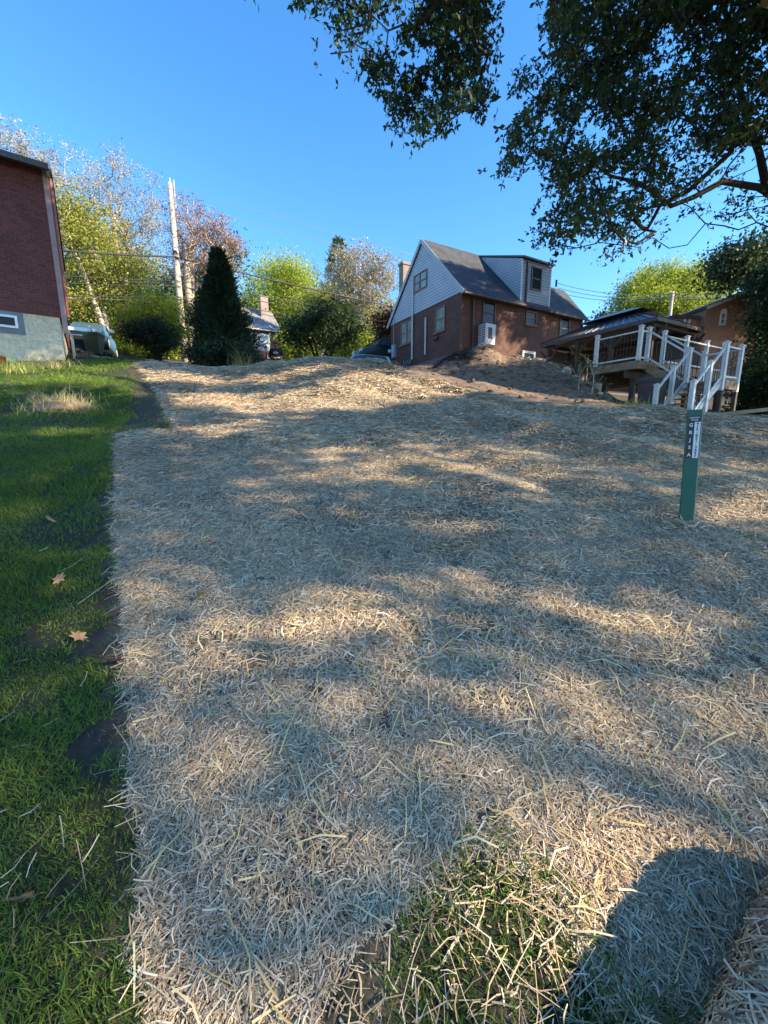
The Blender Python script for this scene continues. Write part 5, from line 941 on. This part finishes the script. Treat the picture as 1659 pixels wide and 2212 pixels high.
vis = seen(C)
keep = ~vis & (C[:, 2] > zt(C[:, 0], C[:, 1]) + 2.5) & (rng.random(len(tg)) > lit_p(tg) * .7) & (cw > -.42)
C = C[keep]; TG = tg[keep]; tr = [(18, -2.2), (23.5, 3.5), (22, 14.5), (12.0, -8.5), (29, 20)]
own = np.argmin([np.hypot(C[:, 0] - t_[0], C[:, 1] - t_[1]) for t_ in tr], 0)
lbs = ['shade oak standing out of view on the right behind the camera', 'shade oak standing out of view far to the right', 'shade oak standing out of view right of the deck', 'shade oak standing out of view behind the camera', 'shade oak standing out of view beyond the right brick house']
for k, t_ in enumerate(tr):
    cc = C[own == k]; z = float(zt(*t_)); b0 = np.array([t_[0], t_[1], z])
    if len(cc) < 30: continue
    t = empty('oak_tree', b0, 0, lbs[k], 'tree', 'shade oaks out of view'); c0 = cc - b0
    sk = skeleton((0, 0, -.3), [(0, 0, c0[:, 2].mean() * .5), (0, 0, c0[:, 2].mean())], list(c0[rng.permutation(len(c0))[:14]]), .11, 60 + k); sk.build('trunk', M['bark_dark'], t, True)
    jt = rng.normal(0, .13, (len(c0) * 6, 3)); pp_ = np.repeat(c0, 6, 0) + jt; hit = np.repeat(TG[own == k], 6, 0) + jt - SD * (jt[:, 2] / SD[2])[:, None]; pp_ = pp_[rng.random(len(pp_)) > lit_p(hit) * 1.05]; leafmesh('crown', pp_, .20, .62, 'leaf_oak', t, 'oak')
# ---- far woods on the hillside behind the street
xw, yw = rng.uniform(-70, 75, 9000), rng.uniform(56, 90, 9000); nz = vnoise(xw, yw, 9, 70); hz = np.clip(2.4 + nz * 5 + rng.uniform(-1.5, 1.5, 9000), .3, 9)
pw = np.column_stack([xw, yw, zt(xw, np.minimum(yw, 79)) + hz]); pw = np.repeat(pw, 9, 0) + rng.normal(0, .7, (81000, 3))
o = leafmesh('far_woods', pw, .6, .8, 'leaf_green', None); tag(o, 'distant band of green woodland closing the view behind the street', 'woods', kind='stuff')
# ================================================================== GRASS TUFTS, SAPLINGS, STICKS, ROCKS, LEAVES
def tuft(name, label, px, row, Y, n, hh, W_, spread, matn, cat='grass tuft', y_=None):
    x = ray(px, row)[0] * Y; p = np.column_stack([x + rng.normal(0, spread, n), Y + rng.normal(0, spread * .7, n), np.zeros(n)]); p[:, 2] = zt(p[:, 0], p[:, 1]); c = np.array([x, Y, float(zt(x, Y))])
    v, a4, a3 = blades(p - c, hh, W_, lean=.9); o = npmesh(name, v, [a4, a3], M[matn]); o.location = c; tag(o, label, cat)
tuft('grass_tuft', 'clump of long bluish green grass blades below the cream foundation', 45, 800, 10.3, 320, .24, .012, .28, 'weed')
tuft('dry_tuft', 'dry tan grass clump below the right part of the cream foundation', 110, 790, 11.2, 300, .2, .012, .3, 'dry_grass')
tuft('dry_tuft', 'dry ornamental grass clump at the foot of the large dark conifer', 520, 795, 15.6, 260, .55, .012, .16, 'dry_grass')
tuft('weed_tuft', 'tall weeds growing round the old earth stump on the lawn', 135, 885, 7.1, 260, .2, .008, .28, 'dry_grass')
tuft('dry_tuft', 'dry tan weeds hanging over the near side of the earth hump', 128, 893, 6.75, 300, .16, .008, .26, 'dry_grass')
st0 = pg(130, 878); bm_ = MB(); bm_.lathe((0, 0, 0), [(.60, -.06), (.50, .02), (.38, .08), (.22, .10), (.03, .09)], 22); bm_.v = [(x * (1 + .15 * math.sin(5 * y)), y * .55, z + random.uniform(-.03, .03)) for x, y, z in bm_.v]
o = bm_.build('earth_mound', M['earth'], None, True); o.location = (st0[0], st0[1], float(zt(*st0)) - .03); tag(o, 'bare earthy hump with dry weeds on the lawn', 'earth hump')
tuft('weed_clump', 'bright green weeds at the right foot of the dirt mound', 1360, 880, 9.3, 260, .16, .018, .28, 'weed', 'weeds')
def sapling(label, px, Y, rowtop, seed, leaf='leaf_olive'):
    b = at(px, Y); H_ = P(px, rowtop, Y)[2] - b.z; rr = np.random.default_rng(seed); t = empty('sapling', b, 0, label, 'sapling', 'young saplings beside the deck'); c = np.column_stack([rr.normal(0, .22, 26), rr.normal(0, .2, 26), rr.uniform(.25, 1, 26) * H_])
    skeleton((0, 0, -.1), [(.02, 0, H_ * .5), (0, 0, H_ * .9)], c, .022, seed).build('trunk', M['bark_pale'], t, True); p = np.repeat(c, 9, 0) + rr.normal(0, .09, (234, 3)); leafmesh('crown', p, .06, .6, leaf, t)
sapling('left thin leafy sapling on the bank before the deck', 1249, 14.2, 783, 1); sapling('right taller sapling with bare branches before the deck corner', 1278, 13.8, 770, 2)
# sticks and roots heaped on the dirt mound
def heap(name, label, px, row, Y, n, sx, sy, ln, matn, cat, up=.25):
    x = ray(px, row)[0] * Y; m = MB(); rr = random.Random(px)
    for _ in range(n):
        a, b_ = x + rr.gauss(0, sx), Y + rr.gauss(0, sy); z = float(zt(a, b_)); th = rr.uniform(0, 6.28); l_ = ln * rr.uniform(.5, 1.4); e_ = Vector((math.cos(th) * l_, math.sin(th) * l_, rr.uniform(-.05, up) * l_ * 2)); c_ = Vector((a, b_, z + rr.uniform(0, .12)))
        m.tube([c_ - e_ / 2, c_ + Vector((0, 0, rr.uniform(0, .08))), c_ + e_ / 2], [.006, .011, .004], 4, cap=False)
    o = m.build(name, M[matn]); tag(o, label, cat, kind='stuff')
heap('brushwood', 'heap of dry sticks and straw on the flank of the dirt mound', 1190, 808, 15.8, 260, .55, .5, .45, 'wood_old', 'brushwood')
heap('roots', 'tangled dark roots on the left shoulder of the dirt mound', 985, 775, 17.2, 220, .45, .35, .4, 'bark_dark', 'roots')
def blob(r, seed, sub=2):
    bm = bmesh.new(); bmesh.ops.create_icosphere(bm, subdivisions=sub, radius=r); rr = random.Random(seed); ax = Vector((rr.uniform(.7, 1.2), rr.uniform(.7, 1.2), rr.uniform(.45, .8)))
    for v_ in bm.verts: k = 1 + .22 * math.sin(v_.co.x / r * 3 + seed) * math.cos(v_.co.y / r * 2.5 + seed * 2) + rr.uniform(-.07, .07); v_.co = Vector((v_.co.x * ax.x, v_.co.y * ax.y, v_.co.z * ax.z)) * k
    me = bpy.data.meshes.new('rock'); bm.to_mesh(me); bm.free(); return me
rocks = [(1140, 772, 17.3, .13), (1158, 775, 17.2, .15), (1172, 778, 17.1, .12), (1203, 786, 16.8, .14), (1222, 795, 16.5, .20), (1240, 800, 16.2, .13), (1250, 812, 15.8, .12), (1262, 822, 15.4, .10), (1236, 788, 16.8, .17), (1188, 782, 17, .10), (1215, 806, 16, .09), (1276, 832, 14.9, .09), (1296, 852, 13.8, .07), (1320, 868, 12.2, .06), (1120, 768, 17.4, .09)]
for k, (px, row, Y, r_) in enumerate(rocks):
    o = link('rock', blob(r_ * 1.3, k + 1), M['rock']); x = ray(px, row)[0] * Y; o.location = (x, Y, float(zt(x, Y)) + r_ * .5)
    where = ['pale upright rock left in the row before the basement window', 'second pale rock of the row before the basement window', 'third pale rock, just right of the basement window', 'tan rock before the left gazebo post', 'largest flat pale block on the mound ridge', 'rock just right below the largest flat block', 'rock halfway down the mound ridge', 'smaller rock below the halfway one on the ridge', 'flat slab behind the largest block', 'small rock between basement window and gazebo post', 'small rock among the dry sticks', 'small rock low on the ridge near the saplings', 'little rock at the foot of the saplings', 'lowest little rock on the ridge above the weeds', 'small rock nearest the top of the mound'][k]
    tag(o, where, 'rock', 'rocks on the dirt mound ridge')
bb = np.array(mk) ; n = 150; a_ = rng.uniform(0, 6.28, n); r_ = np.abs(rng.normal(.05, .05, n)) + .03; p = np.column_stack([bb[0] + np.cos(a_) * r_, bb[1] + np.sin(a_) * r_ * .8, np.zeros(n)]); p[:, 2] = zt(p[:, 0], p[:, 1])
v, f = ribbons(p, a_ + 1.57 + rng.normal(0, .5, n), rng.uniform(.06, .16, n), rng.uniform(.003, .006, n), rng.normal(.1, .35, n), rng.normal(.03, .08, n), rng.uniform(.01, .05, n)); tag(npmesh('loose_straw', v, [f], M['straw']), 'straw pushed up round the foot of the green marker', 'straw', kind='stuff')
# clods over the dirt, one scattered layer
x = rng.uniform(-1, 9, 5200); y = rng.uniform(8, 22, 5200); ok = is_dirt(x, y) & ~is_straw(x, y) & (rng.random(5200) < .25 + .75 * inpoly(x, y, [(1.5, 17.5), (4.5, 20.2), (8.2, 17.2), (7.9, 12.5), (3, 15)])); x, y = x[ok], y[ok]; n = len(x)
T = np.array([[1, 0, 0], [0, 1, 0], [-1, 0, 0], [0, -1, 0], [0, 0, 1], [0, 0, -1]]); Fo = np.array([[0, 1, 4], [1, 2, 4], [2, 3, 4], [3, 0, 4], [1, 0, 5], [2, 1, 5], [3, 2, 5], [0, 3, 5]])
V = np.stack([x, y, zt(x, y)], 1)[:, None] + (T[None] + rng.normal(0, .25, (n, 6, 3))) * (rng.exponential(.022, n) + .01)[:, None, None] * [1, 1, .7]
tag(npmesh('dirt_clods', V.reshape(-1, 3), [(np.arange(n)[:, None, None] * 6 + Fo[None]).reshape(-1, 3)], M['clod']), 'clods of crumbled dark earth strewn over the bare dirt', 'dirt', kind='stuff')
# fallen leaves on the lawn
fl = [(75, 1375, 'purple fallen leaf on the lawn, second from the left edge'), (172, 1388, 'reddish fallen leaf near the straw edge at mid lawn'), (255, 1440, 'dark red fallen leaf right at the straw edge'), (45, 1445, 'tan fallen leaf low on the lawn near the left edge'), (97, 1198, 'brown fallen leaf high on the shaded lawn'), (130, 1262, 'orange tan fallen leaf in the upper lawn'), (110, 1130, 'small brown fallen leaf highest on the lawn'), (48, 2275 - 310, 'large brown fallen leaf near the lower left corner'), (432, 1303, 'lone green leaf lying on the straw')]
for k, (px, row, lb_) in enumerate(fl):
    x, y = pg(px, row); T = [(0, 0, .08)] + [((.42 + .34 * (i % 2) * (1 - .3 * (i in (1, 13)))) * math.sin(math.pi * i / 7) * .75, -(.42 + .34 * (i % 2)) * math.cos(math.pi * i / 7) * 1.15, .16 * random.random()) for i in range(14)] + [(.03, -1.0, .0), (-.03, -1.0, .0)]
    me = bpy.data.meshes.new('fallen_leaf'); me.from_pydata([tuple(Vector(q) * (.062 if k != 7 else .075)) for q in T], [], [(0, 1 + i, 1 + (i + 1) % 14) for i in range(14)] + [(1, 15, 16)])
    o = link('fallen_leaf', me, M['leaf_maroon' if k in (0, 2) else 'leaf_green' if k == 8 else 'fallen']); o.location = (x, y, float(zt(x, y)) + (.03 if k != 8 else .04)); o.rotation_euler = (R(17 + k * 3), R(k * 5 - 15), k * 1.3); tag(o, lb_, 'leaf', 'fallen leaves')
bpy.context.view_layer.update()
